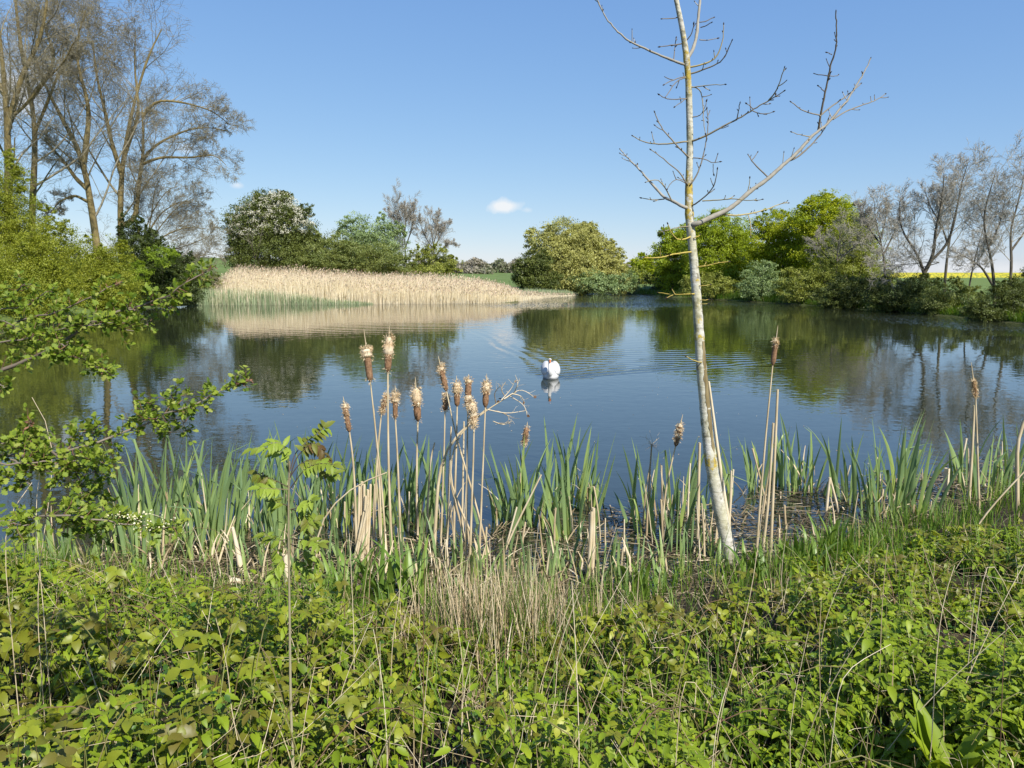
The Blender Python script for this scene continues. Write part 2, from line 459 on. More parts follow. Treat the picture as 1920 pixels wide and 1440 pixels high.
def water_mat():
    m, t, p, out = new_mat('lake_water')
    p.inputs['Base Color'].default_value = (.020, .025, .013, 1)
    p.inputs['Roughness'].default_value = 0.015
    p.inputs['IOR'].default_value = 1.9
    g = t.nodes.new('ShaderNodeNewGeometry')
    def nz_(scale, st, detail=2):
        mp = t.nodes.new('ShaderNodeMapping'); mp.inputs['Scale'].default_value = st
        t.links.new(g.outputs['Position'], mp.inputs['Vector'])
        n = t.nodes.new('ShaderNodeTexNoise'); n.inputs['Scale'].default_value = scale; n.inputs['Detail'].default_value = detail
        n.inputs['Roughness'].default_value = 0.5
        t.links.new(mp.outputs[0], n.inputs['Vector'])
        return n.outputs['Fac']
    fine = nz_(4.2, (0.8, 1.0, 1), 2)
    mid = nz_(1.1, (0.6, 1.0, 1), 2)
    patch = nz_(0.05, (0.45, 1.6, 1), 3)
    sep = t.nodes.new('ShaderNodeSeparateXYZ'); t.links.new(g.outputs['Position'], sep.inputs[0])
    # breeze: rougher far out, in patches
    mrr = t.nodes.new('ShaderNodeMapRange'); mrr.interpolation_type = 'SMOOTHSTEP'
    t.links.new(sep.outputs['Y'], mrr.inputs['Value'])
    mrr.inputs['From Min'].default_value = 49; mrr.inputs['From Max'].default_value = 62
    mrr.inputs['To Min'].default_value = 0.0; mrr.inputs['To Max'].default_value = 1.0
    mxr = t.nodes.new('ShaderNodeMapRange'); mxr.interpolation_type = 'SMOOTHSTEP'
    t.links.new(sep.outputs['X'], mxr.inputs['Value'])
    mxr.inputs['From Min'].default_value = -8; mxr.inputs['From Max'].default_value = 6
    pr = t.nodes.new('ShaderNodeMapRange')
    t.links.new(patch, pr.inputs['Value']); pr.inputs['From Min'].default_value = .42; pr.inputs['From Max'].default_value = .62
    pr.inputs['To Min'].default_value = 0.12; pr.inputs['To Max'].default_value = 0.9
    mu = t.nodes.new('ShaderNodeMath'); mu.operation = 'MULTIPLY'
    t.links.new(mrr.outputs[0], mu.inputs[0]); t.links.new(mxr.outputs[0], mu.inputs[1])
    mm = t.nodes.new('ShaderNodeMath'); mm.operation = 'MULTIPLY_ADD'
    t.links.new(mu.outputs[0], mm.inputs[0]); mm.inputs[1].default_value = 4.5
    t.links.new(pr.outputs[0], mm.inputs[2])
    b1 = t.nodes.new('ShaderNodeBump'); b1.inputs['Strength'].default_value = 1.0; b1.inputs['Distance'].default_value = 0.0042
    t.links.new(mid, b1.inputs['Height'])
    b2 = t.nodes.new('ShaderNodeBump'); b2.inputs['Distance'].default_value = 0.0055
    t.links.new(mm.outputs[0], b2.inputs['Strength'])
    t.links.new(fine, b2.inputs['Height']); t.links.new(b1.outputs[0], b2.inputs['Normal'])
    # far out the ripples are finer than a pixel: their slopes are given directly
    ns = t.nodes.new('ShaderNodeTexNoise'); ns.inputs['Scale'].default_value = 7.0; ns.inputs['Detail'].default_value = 2
    t.links.new(g.outputs['Position'], ns.inputs['Vector'])
    ce = t.nodes.new('ShaderNodeVectorMath'); ce.operation = 'SUBTRACT'
    t.links.new(ns.outputs['Color'], ce.inputs[0]); ce.inputs[1].default_value = (.5, .5, .5)
    fl = t.nodes.new('ShaderNodeVectorMath'); fl.operation = 'MULTIPLY'
    t.links.new(ce.outputs[0], fl.inputs[0]); fl.inputs[1].default_value = (2.6, 2.6, 0)
    # second breeze belt along the right bank
    dt = t.nodes.new('ShaderNodeVectorMath'); dt.operation = 'DOT_PRODUCT'
    t.links.new(g.outputs['Position'], dt.inputs[0]); dt.inputs[1].default_value = (.975, .224, 0)
    m2 = t.nodes.new('ShaderNodeMapRange'); m2.interpolation_type = 'SMOOTHSTEP'
    t.links.new(dt.outputs['Value'], m2.inputs['Value']); m2.inputs['From Min'].default_value = 26.5; m2.inputs['From Max'].default_value = 31.5
    m2.inputs['To Max'].default_value = 0.8
    mmx = t.nodes.new('ShaderNodeMath'); mmx.operation = 'MAXIMUM'
    t.links.new(mu.outputs[0], mmx.inputs[0]); t.links.new(m2.outputs[0], mmx.inputs[1])
    pp2 = t.nodes.new('ShaderNodeMapRange'); t.links.new(patch, pp2.inputs['Value'])
    pp2.inputs['From Min'].default_value = .36; pp2.inputs['From Max'].default_value = .58
    pp2.inputs['To Min'].default_value = .12; pp2.inputs['To Max'].default_value = 1.0
    am = t.nodes.new('ShaderNodeMath'); am.operation = 'MULTIPLY'
    t.links.new(mmx.outputs[0], am.inputs[0]); t.links.new(pp2.outputs[0], am.inputs[1])
    am2 = t.nodes.new('ShaderNodeMath'); am2.operation = 'ADD'; am2.inputs[1].default_value = .006
    t.links.new(am.outputs[0], am2.inputs[0])
    sv = t.nodes.new('ShaderNodeVectorMath'); sv.operation = 'SCALE'
    t.links.new(fl.outputs[0], sv.inputs[0]); t.links.new(am2.outputs[0], sv.inputs['Scale'])
    av = t.nodes.new('ShaderNodeVectorMath'); av.operation = 'ADD'
    t.links.new(b2.outputs[0], av.inputs[0]); t.links.new(sv.outputs[0], av.inputs[1])
    nv = t.nodes.new('ShaderNodeVectorMath'); nv.operation = 'NORMALIZE'
    t.links.new(av.outputs[0], nv.inputs[0])
    t.links.new(nv.outputs[0], p.inputs['Normal'])
    return m
wxs = axis([(-120, -26, 6), (-26, -9, .5), (-9, 10, .11), (10, 20, .4), (20, 80, 6)])
wys = axis([(-2, 14, 1.0), (14, 30, .05), (30, 46, .08), (46, 140, 5)])
tag(grid_sheet('lake_water', wxs, wys, water_z, water_mat()), kind='structure')
# ------------------------------------------------------------------ growing trees and bushes
def sample_poly(P, R, t):
    """P (M,n,3), R(M,n), t (M,k) in 0..1 -> positions, tangents, radii"""
    M, n, _ = P.shape
    f = t * (n - 1); i = np.clip(f.astype(int), 0, n - 2); w = (f - i)[..., None]
    m = np.arange(M)[:, None]
    p = P[m, i] * (1 - w) + P[m, i + 1] * w
    tan = norm(P[m, i + 1] - P[m, i])
    r = R[m, i] * (1 - w[..., 0]) + R[m, i + 1] * w[..., 0]
    return p, tan, r

def march(rng, p, d, L, r, n, wander, up, tip=0.25):
    M = len(p)
    P = np.empty((M, n, 3)); P[:, 0] = p
    d = norm(d)
    for i in range(1, n):
        d = norm(d + rng.normal(0, wander, (M, 3)) + np.array([0, 0, up]))
        P[:, i] = P[:, i - 1] + d * (L / (n - 1))[:, None]
    R = r[:, None] * np.linspace(1, tip, n)[None]
    return P, R

def children(rng, P, R, k, t0, t1, ang, ratio, n, wander, up, rr=0.6, rmin=0.003, tip=0.3, lenabs=None):
    M = len(P)
    t = t0 + (t1 - t0) * (np.arange(k)[None] + rng.random((M, k))) / k
    p, tan, r = sample_poly(P, R, t)
    L = np.linalg.norm(np.diff(P, axis=1), axis=2).sum(1)[:, None] * np.ones((1, k))
    rd = randdir(rng, M * k).reshape(M, k, 3)
    perp = norm(rd - tan * (rd * tan).sum(-1, keepdims=True))
    a = np.radians(ang) * rng.uniform(.7, 1.3, (M, k, 1))
    d = tan * np.cos(a) + perp * np.sin(a)
    ln = (L * ratio * (1.15 - 0.6 * t) if lenabs is None else lenabs * (1.1 - .5 * t)) * rng.uniform(.55, 1.2, (M, k))
    r0 = np.maximum(r * rr * rng.uniform(.7, 1.1, (M, k)), rmin)
    return march(rng, p.reshape(-1, 3), d.reshape(-1, 3), ln.ravel(), r0.ravel(), n, wander, up, tip)

def poly_set(polys, n=14):
    """list of (pts (m,3), r0, r1) -> arrays"""
    P = np.stack([resample(p, n) for p, _, _ in polys])
    R = np.stack([np.linspace(a, b, n) for _, a, b in polys])
    return P, R

bark_grey = noise_mat('bark_grey', [(0.3, (.05, .042, .03)), (0.6, (.11, .095, .07)), (0.8, (.17, .15, .11))], 5, .9, .5, (1, 1, .25))
bark_mossy = noise_mat('bark_mossy', [(0.3, (.07, .055, .03)), (0.5, (.16, .125, .05)), (0.75, (.26, .21, .10))], 4, .9, .5, (1, 1, .3))
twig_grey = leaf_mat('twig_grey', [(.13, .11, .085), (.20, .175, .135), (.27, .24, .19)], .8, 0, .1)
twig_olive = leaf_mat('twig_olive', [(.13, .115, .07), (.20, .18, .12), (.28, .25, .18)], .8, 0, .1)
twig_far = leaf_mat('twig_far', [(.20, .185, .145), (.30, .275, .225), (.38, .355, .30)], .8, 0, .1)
M_LEAF = {
    'spring': leaf_mat('leaf_spring', [(0.126, 0.196, 0.016), (0.201, 0.293, 0.021), (0.285, 0.379, 0.031)], .5, .42),
    'oak': leaf_mat('leaf_oak', [(0.193, 0.259, 0.010), (0.307, 0.371, 0.013), (0.435, 0.450, 0.020)], .5, .42),
    'oakgold': leaf_mat('leaf_oak_gold', [(0.181, 0.244, 0.018), (0.282, 0.355, 0.021), (0.363, 0.446, 0.029)], .5, .42),
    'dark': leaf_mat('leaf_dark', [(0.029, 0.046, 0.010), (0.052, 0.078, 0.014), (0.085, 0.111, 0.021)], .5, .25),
    'mid': leaf_mat('leaf_mid', [(0.122, 0.160, 0.045), (0.196, 0.235, 0.065), (0.269, 0.299, 0.096)], .5, .4),
    'grey': leaf_mat('leaf_grey', [(0.146, 0.209, 0.084), (0.230, 0.314, 0.125), (0.335, 0.419, 0.189)], .55, .3),
    'willow': leaf_mat('leaf_willow', [(0.223, 0.229, 0.064), (0.368, 0.359, 0.102), (0.440, 0.450, 0.153)], .55, .35),
    'hedge': leaf_mat('leaf_hedge', [(0.153, 0.187, 0.020), (0.245, 0.284, 0.029), (0.360, 0.376, 0.046)], .5, .42),
    'olive': leaf_mat('leaf_olive', [(0.160, 0.192, 0.035), (0.239, 0.271, 0.049), (0.319, 0.339, 0.070)], .55, .3),
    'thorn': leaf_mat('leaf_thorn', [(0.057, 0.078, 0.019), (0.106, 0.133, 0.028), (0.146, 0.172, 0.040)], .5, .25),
    'bud': leaf_mat('leaf_bud', [(.20, .15, .09), (.26, .23, .12), (.25, .27, .12)], .6, .2),
    'blossom': leaf_mat('blossom', [(.50, .49, .40), (.62, .61, .52), (.72, .71, .63)], .7, .25),
}

def lobe_leaves(rng, mb, lobes, dens, size, sub_r=0.12, hang=0.0, tint_lo=0.0, tint_hi=1.0, shell=0.5, squash=0.6, perclump=48):
    """lobes: (centre (3), radii (3)); leaf sprays gathered into many small clumps that fill the lobe's outer volume"""
    for c, r in lobes:
        c = np.asarray(c, float); r = np.asarray(r, float)
        area = (r[0] * r[1] + r[1] * r[2] + r[0] * r[2]) * 4.19
        nleaf = int(dens * area / (size * size))
        nsub = max(6, nleaf // perclump)
        d = randdir(rng, nsub)
        rad = shell + (1.02 - shell) * rng.random(nsub) ** 0.6
        # break the outline: radius varies with direction
        bump = 1 + 0.16 * np.sin(d[:, 0] * 5 + c[0]) * np.sin(d[:, 2] * 6 + c[1]) + 0.15 * rng.normal(size=nsub)
        sc = c + d * r * (rad * bump)[:, None]
        sr = sub_r * np.cbrt(r.prod()) * rng.uniform(.6, 1.3, nsub)
        k = perclump
        off = rng.normal(size=(nsub, k, 3)) * sr[:, None, None] * np.array([1, 1, squash])
        pos = (sc[:, None] + off).reshape(-1, 3)
        out = np.repeat(d, k, 0)
        N = norm(out * 0.45 + np.repeat(rng.normal(0, .30, (nsub, 3)), k, 0) + np.array([0, 0, .6 - hang * .5]) + rng.normal(0, .34, pos.shape))
        X = randdir(rng, len(pos)) + out * .3 + np.array([0, 0, -hang * 2.2])
        clump_t = np.repeat(rng.uniform(tint_lo, tint_hi, nsub), k)
        a = np.clip(clump_t * .82 + rng.random(len(pos)) * .18, 0, 1)
        place(mb, KITE, pos, X, N, size * rng.uniform(.6, 1.35, len(pos)), a=a)

def px_lobes(D, lobes, depth=0.8):
    """lobes given as (px, py, rx, ry[, dD]) in photo pixels at distance D"""
    out = []
    for l in lobes:
        dd = l[4] if len(l) > 4 else 0.0
        s = pxm(D + dd)
        out.append((at(l[0], l[1], D + dd), (l[2] * s, l[2] * s * depth, l[3] * s)))
    return out

G_RWN = 'leafy trees of the right-hand wood'
def leafy(name, label, cat, D, px, lobes, leaf='mid', dens=1.6, size=0.16, seed=1, trunk_r=0.12, hang=0.0, shell=0.5, group=None, bark=None, depth=.8,
          twig_k=5, extra=None, show_wood=True, sub_r=.12, trunk_name='trunk', crown_name='crown', leafmul=1.0, squash=.6):
    """a leafy tree or bush: trunk with limbs reaching into every lobe, and a crown of small leaf sprays"""
    rng = np.random.default_rng(seed)
    lobes = list(lobes) + [(l[0] + l[2] * math.sin(q) * m_, l[1] - l[3] * math.cos(q) * m_, l[2] * w_, l[3] * w_ * .9) + tuple(l[4:])
                           for l in lobes for q, m_, w_ in zip(rng.uniform(-1.5, 1.5, 4), rng.uniform(.85, 1.08, 4), rng.uniform(.18, .36, 4))]      # shoots that break the outline
    nmain = len(lobes) // 5
    lb = px_lobes(D, [(l[0], l[1], l[2] * 1.18, l[3] * 1.12) + tuple(l[4:]) for l in lobes] if group == G_RWN else lobes, depth); size = D * .0019 * (size / .17) ** .5; dens = dens * 2.3; trunk_r *= .7
    b = at(px, 540, D); base = np.array([b[0], D, tz(b[0], D)])
    root = empty(name, base, label, cat, group)
    polys = []
    for i, (c, r) in enumerate(lb[:nmain]):
        mid = base * .45 + c * .55; mid[2] = base[2] + (c[2] - base[2]) * .42
        st = base + rng.normal(0, trunk_r * .8, 3) * np.array([1, 1, 0])
        st[2] = base[2] - 0.1
        polys.append((np.array([st, st * .7 + mid * .3 + rng.normal(0, .1, 3), mid, c, c + np.array([rng.normal(0, .3) * r[0], 0, r[2] * .7])]), trunk_r * rng.uniform(.6, 1.0), trunk_r * .15))
    P, R = poly_set(polys, 10)
    mb = MB(); tubes(mb, P, R, 6, a=rng.random(len(P)))
    mb.build(trunk_name, bark or bark_grey, root)
    if show_wood:
        P1, R1 = children(rng, P, R, 6, .45, .98, 50, .34, 6, .16, .06, .35, .008)
        P2, R2 = children(rng, P1, R1, twig_k, .2, 1, 45, .5, 4, .15, .05, .5, .006)
        mb = MB(); tubes(mb, P1, R1, 4, a=rng.random(len(P1))); tubes(mb, P2, R2, 3, a=rng.random(len(P2)))
        mb.build('branches', twig_grey, root)
    mb = MB()
    lobe_leaves(rng, mb, lb, dens * leafmul, size, sub_r=sub_r, hang=hang, shell=shell, squash=squash)
    mb.build(crown_name, M_LEAF[leaf], root)
    if extra: extra(rng, root, lb)
    return root

RS = 0.62
def bare(name, label, D, trunks, seed=1, group=None, k=(10, 8, 6, 4), ratio=(.42, .55, .70, .95), ang=(42, 42, 42, 45), wander=.10, up=.04, twig=None, bark=None,
         budmat=None, budn=0, depth=1.2, rmin=.006, droop=0.0, t0=.3, twig_r=.006, base_dz=0.0, tip=.12, rs=RS):
    """a bare tree: trunks are photo polylines [(px,py)...], r0 px, r1 px; the first point is carried down to the ground"""
    rng = np.random.default_rng(seed)
    polys = []; base = None; seen = []
    for pl, r0, r1 in trunks:
        n = len(pl); pts = []; r0 *= rs; r1 *= rs
        drift = rng.uniform(-depth, depth); D0 = D; snap = None
        if seen:                                            # fork from the nearest point of what stands already
            S = np.concatenate(seen)
            k_ = np.argmin(np.hypot(S[:, 0] - at(*pl[0], D)[0], S[:, 2] - at(*pl[0], D)[2]))
            snap = S[k_]
            D0 = snap[1]
        for i, (x, yy) in enumerate(pl):
            pts.append(at(x, yy, D0 + drift * (i / max(n - 1, 1)) ** 1.5 * 1.5))
        pts = np.array(pts)
        if snap is not None: pts = np.vstack([snap, pts[1:]]) if np.linalg.norm(snap - pts[0]) < 1.2 else np.vstack([snap, pts])
        if base is None:
            gx = pts[0, 0]; base = np.array([gx, D, tz(gx, D) + base_dz])
            if pts[0, 2] > base[2] + .2:
                pts = np.vstack([base - np.array([0, 0, .2]), pts])
        seen.append(resample(pts, 40))
        polys.append((pts, r0 * pxm(D), r1 * pxm(D)))
    root = empty(name, base, label, 'tree', group)
    P, R = poly_set(polys, 16)
    R = R * (1 + .05 * rng.normal(size=R.shape))
    mb = MB(); tubes(mb, P, R, 9, a=rng.random(len(P)))
    mb.build('trunk', bark or bark_grey, root)
    mbb = MB(); mbt = MB(); last = None
    Pl, Rl = P, R
    for i in range(len(k)):
        Pl, Rl = children(rng, Pl, Rl, k[i], t0 if i == 0 else .15, 1.0, ang[i], ratio[i], (8, 6, 5, 4)[min(i, 3)], wander * (1 + .25 * i), up - droop * i, .42 if i else .40, max(rmin, twig_r), .3)
        mbx = mbb if i < 2 else mbt
        tubes(mbx, Pl, Rl, (6, 4, 3, 3)[min(i, 3)], a=rng.random(len(Pl)))
    mbb.build('branches', twig or twig_grey, root)
    mbt.build('twigs', twig or twig_grey, root)
    if budmat:
        idx = rng.integers(0, len(Pl), budn); t = rng.random((budn, 1))
        p, tan, r = sample_poly(Pl[idx], Rl[idx], t)
        p = p[:, 0]
        mb = MB(); place(mb, KITE, p, randdir(rng, budn) + np.array([0, 0, -.6]), randdir(rng, budn), rng.uniform(.03, .07, budn), a=rng.random(budn))
        mb.build('buds', budmat, root)
    return root

# ---- left bank: tall bare trees with budding twigs
G_LT = 'tall bare trees on the left bank'
bare('bare_tree', 'tall bare tree at the left edge with a crooked fork and thick mossy trunk', 50,
     [([(16, 420), (16, 330), (14, 225), (8, 150), (2, 90), (-8, 10)], 13, 3), ([(15, 235), (42, 137), (72, 85), (85, 30), (92, -40)], 8, 2), ([(10, 180), (-30, 110), (-60, 30)], 7, 2), ([(15, 230), (42, 205), (83, 152), (120, 118), (138, 80)], 4, 1.2)],
     11, G_LT, twig=twig_olive, bark=bark_mossy, budmat=M_LEAF['bud'], budn=5000, k=(12, 9, 6, 4), droop=.03, twig_r=.010, rs=.74)
bare('bare_tree', 'second tall bare tree from the left edge, with a sinuous trunk forking below the top', 54,
     [([(58, 420), (63, 350), (66, 290), (67, 233), (60, 180), (46, 137), (38, 83), (30, 20), (26, -30)], 10, 2.5), ([(58, 182), (92, 140), (104, 104), (86, 60), (79, 10)], 6, 1.5),
      ([(66, 240), (90, 190), (112, 130), (133, 100), (150, 60), (160, 20)], 4, 1.2)],
     12, G_LT, twig=twig_olive, bark=bark_mossy, budmat=M_LEAF['bud'], budn=5000, k=(12, 9, 6, 4), droop=.03, twig_r=.010, rs=.74)
bare('bare_tree', 'bare tree with a stout ochre trunk leaning left and splitting in two', 58,
     [([(180, 440), (174, 400), (167, 370), (160, 308), (138, 258), (112, 217), (92, 175), (74, 140), (62, 95)], 11, 2), ([(163, 300), (168, 217), (163, 180), (148, 137), (143, 96), (152, 40)], 7, 1.5),
      ([(160, 362), (142, 335), (122, 305), (83, 262)], 6, 1.5), ([(172, 385), (140, 365), (110, 378), (95, 400)], 4, 1)],
     13, G_LT, twig=twig_olive, bark=bark_mossy, budmat=M_LEAF['bud'], budn=5000, k=(12, 9, 6, 4), droop=.03, twig_r=.010, rs=.74)
bare('bare_tree', 'many-stemmed bare tree with long arms reaching right over the reed bed', 60,
     [([(226, 450), (225, 400), (226, 360), (231, 292), (247, 208), (267, 137), (285, 83), (303, 55)], 9, 1.5), ([(222, 330), (209, 267), (197, 208), (180, 140), (174, 75)], 6, 1.5),
      ([(254, 420), (262, 330), (270, 280), (268, 240), (266, 200)], 7, 1.5), ([(262, 300), (285, 277), (308, 262), (354, 242), (392, 238), (428, 246)], 4, .8),
      ([(264, 305), (300, 294), (358, 296), (405, 288), (424, 310)], 4, .8), ([(250, 215), (292, 187), (346, 192), (400, 208), (432, 235)], 4, .8),
      ([(232, 300), (262, 210), (252, 130), (254, 60)], 5, 1)],
     14, G_LT, twig=twig_olive, bark=bark_mossy, budmat=M_LEAF['bud'], budn=5000, k=(11, 9, 6, 4), droop=.03, twig_r=.010, rs=.74)
bare('budding_shrub', 'dense grey shrub of drooping budding twigs under the many-stemmed tree', 61,
     [([(262, 470), (275, 420), (300, 370), (330, 340), (352, 350)], 3, .6), ([(265, 460), (300, 400), (340, 375), (380, 385)], 3, .6), ([(270, 480), (310, 440), (350, 425), (392, 430)], 3, .6),
      ([(262, 460), (250, 390), (255, 340), (275, 310)], 3, .6), ([(275, 490), (320, 470), (365, 455), (400, 440)], 2.5, .6), ([(285, 500), (330, 490), (372, 480), (405, 475)], 2.5, .6), ([(268, 470), (300, 425), (330, 390), (365, 365)], 2.5, .6), ([(272, 475), (285, 400), (290, 350), (310, 320)], 2.5, .6)],
     15, k=(11, 9, 6, 4), ratio=(.5, .55, .55, .8), droop=.02, twig_r=.009, twig=twig_olive, bark=bark_mossy, budmat=M_LEAF['bud'], budn=5000, t0=.2)['category'] = 'shrub'

G_LB = 'bushes along the left shore'
leafy('willow_shrub', 'broad yellow-green willow bush at the far left, tallest of the left shore bushes', 'bush', 40, 20,
      [(5, 400, 46, 95), (50, 440, 44, 75), (-40, 460, 60, 110), (20, 530, 80, 75, -2), (95, 480, 52, 56, -1), (75, 550, 70, 55, -2), (-60, 560, 70, 70, -2)], 'hedge', 1.5, .15, 21, .05, group=G_LB, show_wood=False, shell=.35)
leafy('willow_shrub', 'rounded yellow-green bush below the leaning ochre-trunked tree', 'bush', 50, 160,
      [(140, 490, 55, 45), (190, 520, 50, 48, -1), (120, 545, 55, 42, -2), (185, 560, 55, 40, -2), (215, 490, 30, 36), (225, 545, 44, 40, -2), (140, 585, 60, 26, -3)], 'hedge', 1.5, .15, 22, .05, group=G_LB, show_wood=False, shell=.35)
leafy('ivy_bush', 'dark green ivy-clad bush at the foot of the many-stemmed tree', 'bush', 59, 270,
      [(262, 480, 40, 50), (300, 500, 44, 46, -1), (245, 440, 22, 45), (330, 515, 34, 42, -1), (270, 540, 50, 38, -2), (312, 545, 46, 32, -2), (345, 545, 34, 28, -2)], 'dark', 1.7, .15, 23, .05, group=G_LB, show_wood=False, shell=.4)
leafy('bramble_bush', 'low bright green bramble bush draping to the water left of the reeds', 'bush', 57, 300,
      [(260, 515, 30, 20, -2), (305, 480, 28, 18, -2), (230, 560, 30, 25, -2)], 'spring', 1.2, .14, 24, .04, group=G_LB, show_wood=False)
leafy('sedge_bush', 'drooping ochre-green sallow overhanging the left end of the reed bed', 'bush', 62, 375,
      [(372, 525, 34, 20), (345, 540, 26, 20, -1), (400, 530, 20, 14)], 'olive', 1.3, .13, 25, .04, group=G_LB, show_wood=False, hang=.6)

# ---- behind the reed bed
def blossom(rng, root, lb):
    mb = MB()
    for c, r in lb[:4]:
        n = 54
        d = randdir(rng, n); d[:, 1] = -np.abs(d[:, 1]); d[:, 2] = np.abs(d[:, 2]) * 1.0 - .15; d[:, 0] = d[:, 0] * .8 + .25; d = norm(d)
        p = np.asarray(c) + d * np.asarray(r) * rng.uniform(.88, 1.06, n)[:, None]
        k = 34
        ln = randdir(rng, n) * np.array([1, 1, .2]) * .34
        off = rng.normal(size=(n, k, 3)) * .085 + ln[:, None] * rng.uniform(-1, 1, (n, k, 1)) + np.array([0, 0, -.09]) * rng.random((n, k, 1))
        q = (p[:, None] + off).reshape(-1, 3)
        place(mb, KITE, q, randdir(rng, len(q)), norm(np.array([.3, -.5, .7]) + rng.normal(0, .5, q.shape)), rng.uniform(.07, .13, len(q)), a=rng.random(len(q)))
    mb.build('blossom', M_LEAF['blossom'], root)
G_RB = 'trees and bushes behind the reed bed'
leafy('hawthorn_tree', 'round hawthorn tree covered in white blossom behind the reeds', 'tree', 72, 510,
      [(500, 420, 62, 50), (545, 430, 45, 45, -1), (470, 440, 42, 52, -1), (520, 385, 36, 24), (505, 475, 72, 36, -1), (565, 470, 36, 34), (450, 470, 24, 36)], 'thorn', 2.0, .19, 31, .16, group=G_RB, extra=blossom)
bare('bare_sapling', 'pale thin bare sapling standing in front of the blossoming hawthorn', 69,
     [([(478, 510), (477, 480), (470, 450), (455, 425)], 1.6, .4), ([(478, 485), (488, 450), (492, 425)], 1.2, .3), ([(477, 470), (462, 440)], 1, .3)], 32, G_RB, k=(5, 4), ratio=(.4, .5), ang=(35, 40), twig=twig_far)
leafy('thorn_bush', 'low dark green thorn bush right of the blossoming hawthorn', 'bush', 71, 590,
      [(580, 470, 45, 34), (625, 475, 36, 32), (555, 490, 36, 24, -1), (610, 495, 40, 20, -1)], 'mid', 1.9, .17, 33, .08, group=G_RB)
leafy('grey_willow', 'grey-green rounded willow with a thin airy top behind the reeds', 'tree', 74, 690,
      [(690, 440, 52, 34), (660, 445, 32, 28), (735, 455, 30, 36), (690, 480, 60, 36), (650, 490, 40, 26)], 'grey', 1.1, .16, 34, .10, group=G_RB, shell=.3, depth=.7)
leafy('willow_bush', 'bright green spreading bush in front of the grey-green willow', 'bush', 70, 700,
      [(665, 485, 45, 32), (710, 490, 50, 30), (745, 500, 30, 22), (630, 498, 36, 20)], 'mid', 1.6, .16, 35, .07, group=G_RB)
bare('bare_tree', 'slender bare tree with a broom-like upright crown, left of the pair behind the reeds', 76,
     [([(762, 500), (760, 470), (758, 440), (752, 410), (745, 390)], 3, .6), ([(760, 465), (772, 430), (775, 392)], 2.4, .5), ([(759, 445), (742, 415), (728, 398)], 2, .5), ([(760, 440), (762, 405), (758, 384)], 2, .5)],
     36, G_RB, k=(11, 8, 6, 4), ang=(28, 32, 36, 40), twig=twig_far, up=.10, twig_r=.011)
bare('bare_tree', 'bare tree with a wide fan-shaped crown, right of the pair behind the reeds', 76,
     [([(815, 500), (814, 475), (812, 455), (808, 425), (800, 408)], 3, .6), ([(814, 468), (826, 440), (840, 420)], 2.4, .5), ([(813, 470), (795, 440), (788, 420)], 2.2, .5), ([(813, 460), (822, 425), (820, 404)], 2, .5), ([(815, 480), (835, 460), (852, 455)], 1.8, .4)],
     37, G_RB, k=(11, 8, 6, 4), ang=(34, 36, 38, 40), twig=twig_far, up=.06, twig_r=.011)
leafy('sallow_bush', 'small olive-green sallow under the pair of bare trees', 'bush', 74, 800,
      [(785, 490, 26, 24), (815, 488, 28, 26), (840, 498, 22, 18), (795, 508, 50, 12)], 'olive', 1.3, .15, 38, .06, group=G_RB, shell=.3)

# ---- middle distance
leafy('weeping_willow', 'huge rounded golden-green willow at the end of the reed bed', 'tree', 88, 1080,
      [(1068, 442, 46, 30), (1100, 455, 30, 26, -1), (1005, 450, 22, 22, 2), (1040, 470, 36, 30, -1), (1110, 475, 40, 36), (1065, 490, 56, 40), (1142, 480, 22, 28), (1150, 505, 26, 28), (1075, 525, 74, 26), (1030, 510, 36, 30), (1160, 530, 34, 20), (1090, 500, 40, 34, -2)], 'willow', 1.7, .20, 41, .3, hang=.55, depth=1.0)
leafy('holly_tree', 'small dark rounded tree at the left foot of the golden willow', 'tree', 82, 1005,
      [(1000, 500, 32, 26), (985, 515, 24, 22), (1020, 525, 34, 18), (1000, 530, 36, 14)], 'thorn', 2.0, .18, 42, .12)
leafy('sallow_bush', 'bright grey-green sallow spilling to the water under the golden willow', 'bush', 84, 1120,
      [(1105, 530, 34, 20), (1140, 535, 36, 16), (1165, 530, 26, 22)], 'grey', 1.4, .17, 43, .08)
leafy('sallow_bush', 'dull olive sallow between the golden willow and the right-hand wood', 'bush', 102, 1200,
      [(1195, 525, 24, 24), (1215, 532, 20, 18), (1180, 538, 20, 12)], 'olive', 1.5, .19, 44, .08)
leafy('oak_tree', 'distant small green oak in the gap between willow and wood', 'tree', 118, 1205,
      [(1200, 490, 20, 13), (1225, 500, 22, 20), (1205, 510, 24, 18)], 'oak', 1.8, .22, 45, .15)
# the right-hand wood
G_RW = 'leafy trees of the right-hand wood'
leafy('oak_tree', 'dark gold-green oak at the left end of the right-hand wood', 'tree', 84, 1265,
      [(1265, 455, 28, 26), (1255, 490, 30, 36), (1285, 470, 30, 36), (1270, 525, 34, 30), (1300, 440, 24, 22)], 'oakgold', 1.7, .20, 51, .22, group=G_RW)
leafy('oak_tree', 'golden-leaved oak behind the white young tree trunk', 'tree', 78, 1345,
      [(1340, 430, 36, 28), (1370, 445, 30, 32), (1320, 470, 36, 38), (1360, 490, 40, 36), (1390, 470, 28, 34), (1340, 520, 42, 28)], 'oakgold', 1.7, .19, 52, .22, group=G_RW)
leafy('oak_tree', 'bright fresh green oak with layered boughs in the right-hand wood', 'tree', 72, 1460,
      [(1450, 420, 30, 24), (1480, 445, 42, 32), (1435, 460, 32, 32), (1470, 490, 46, 32), (1425, 500, 26, 26), (1500, 470, 34, 34)], 'oak', 1.6, .19, 53, .22, group=G_RW)
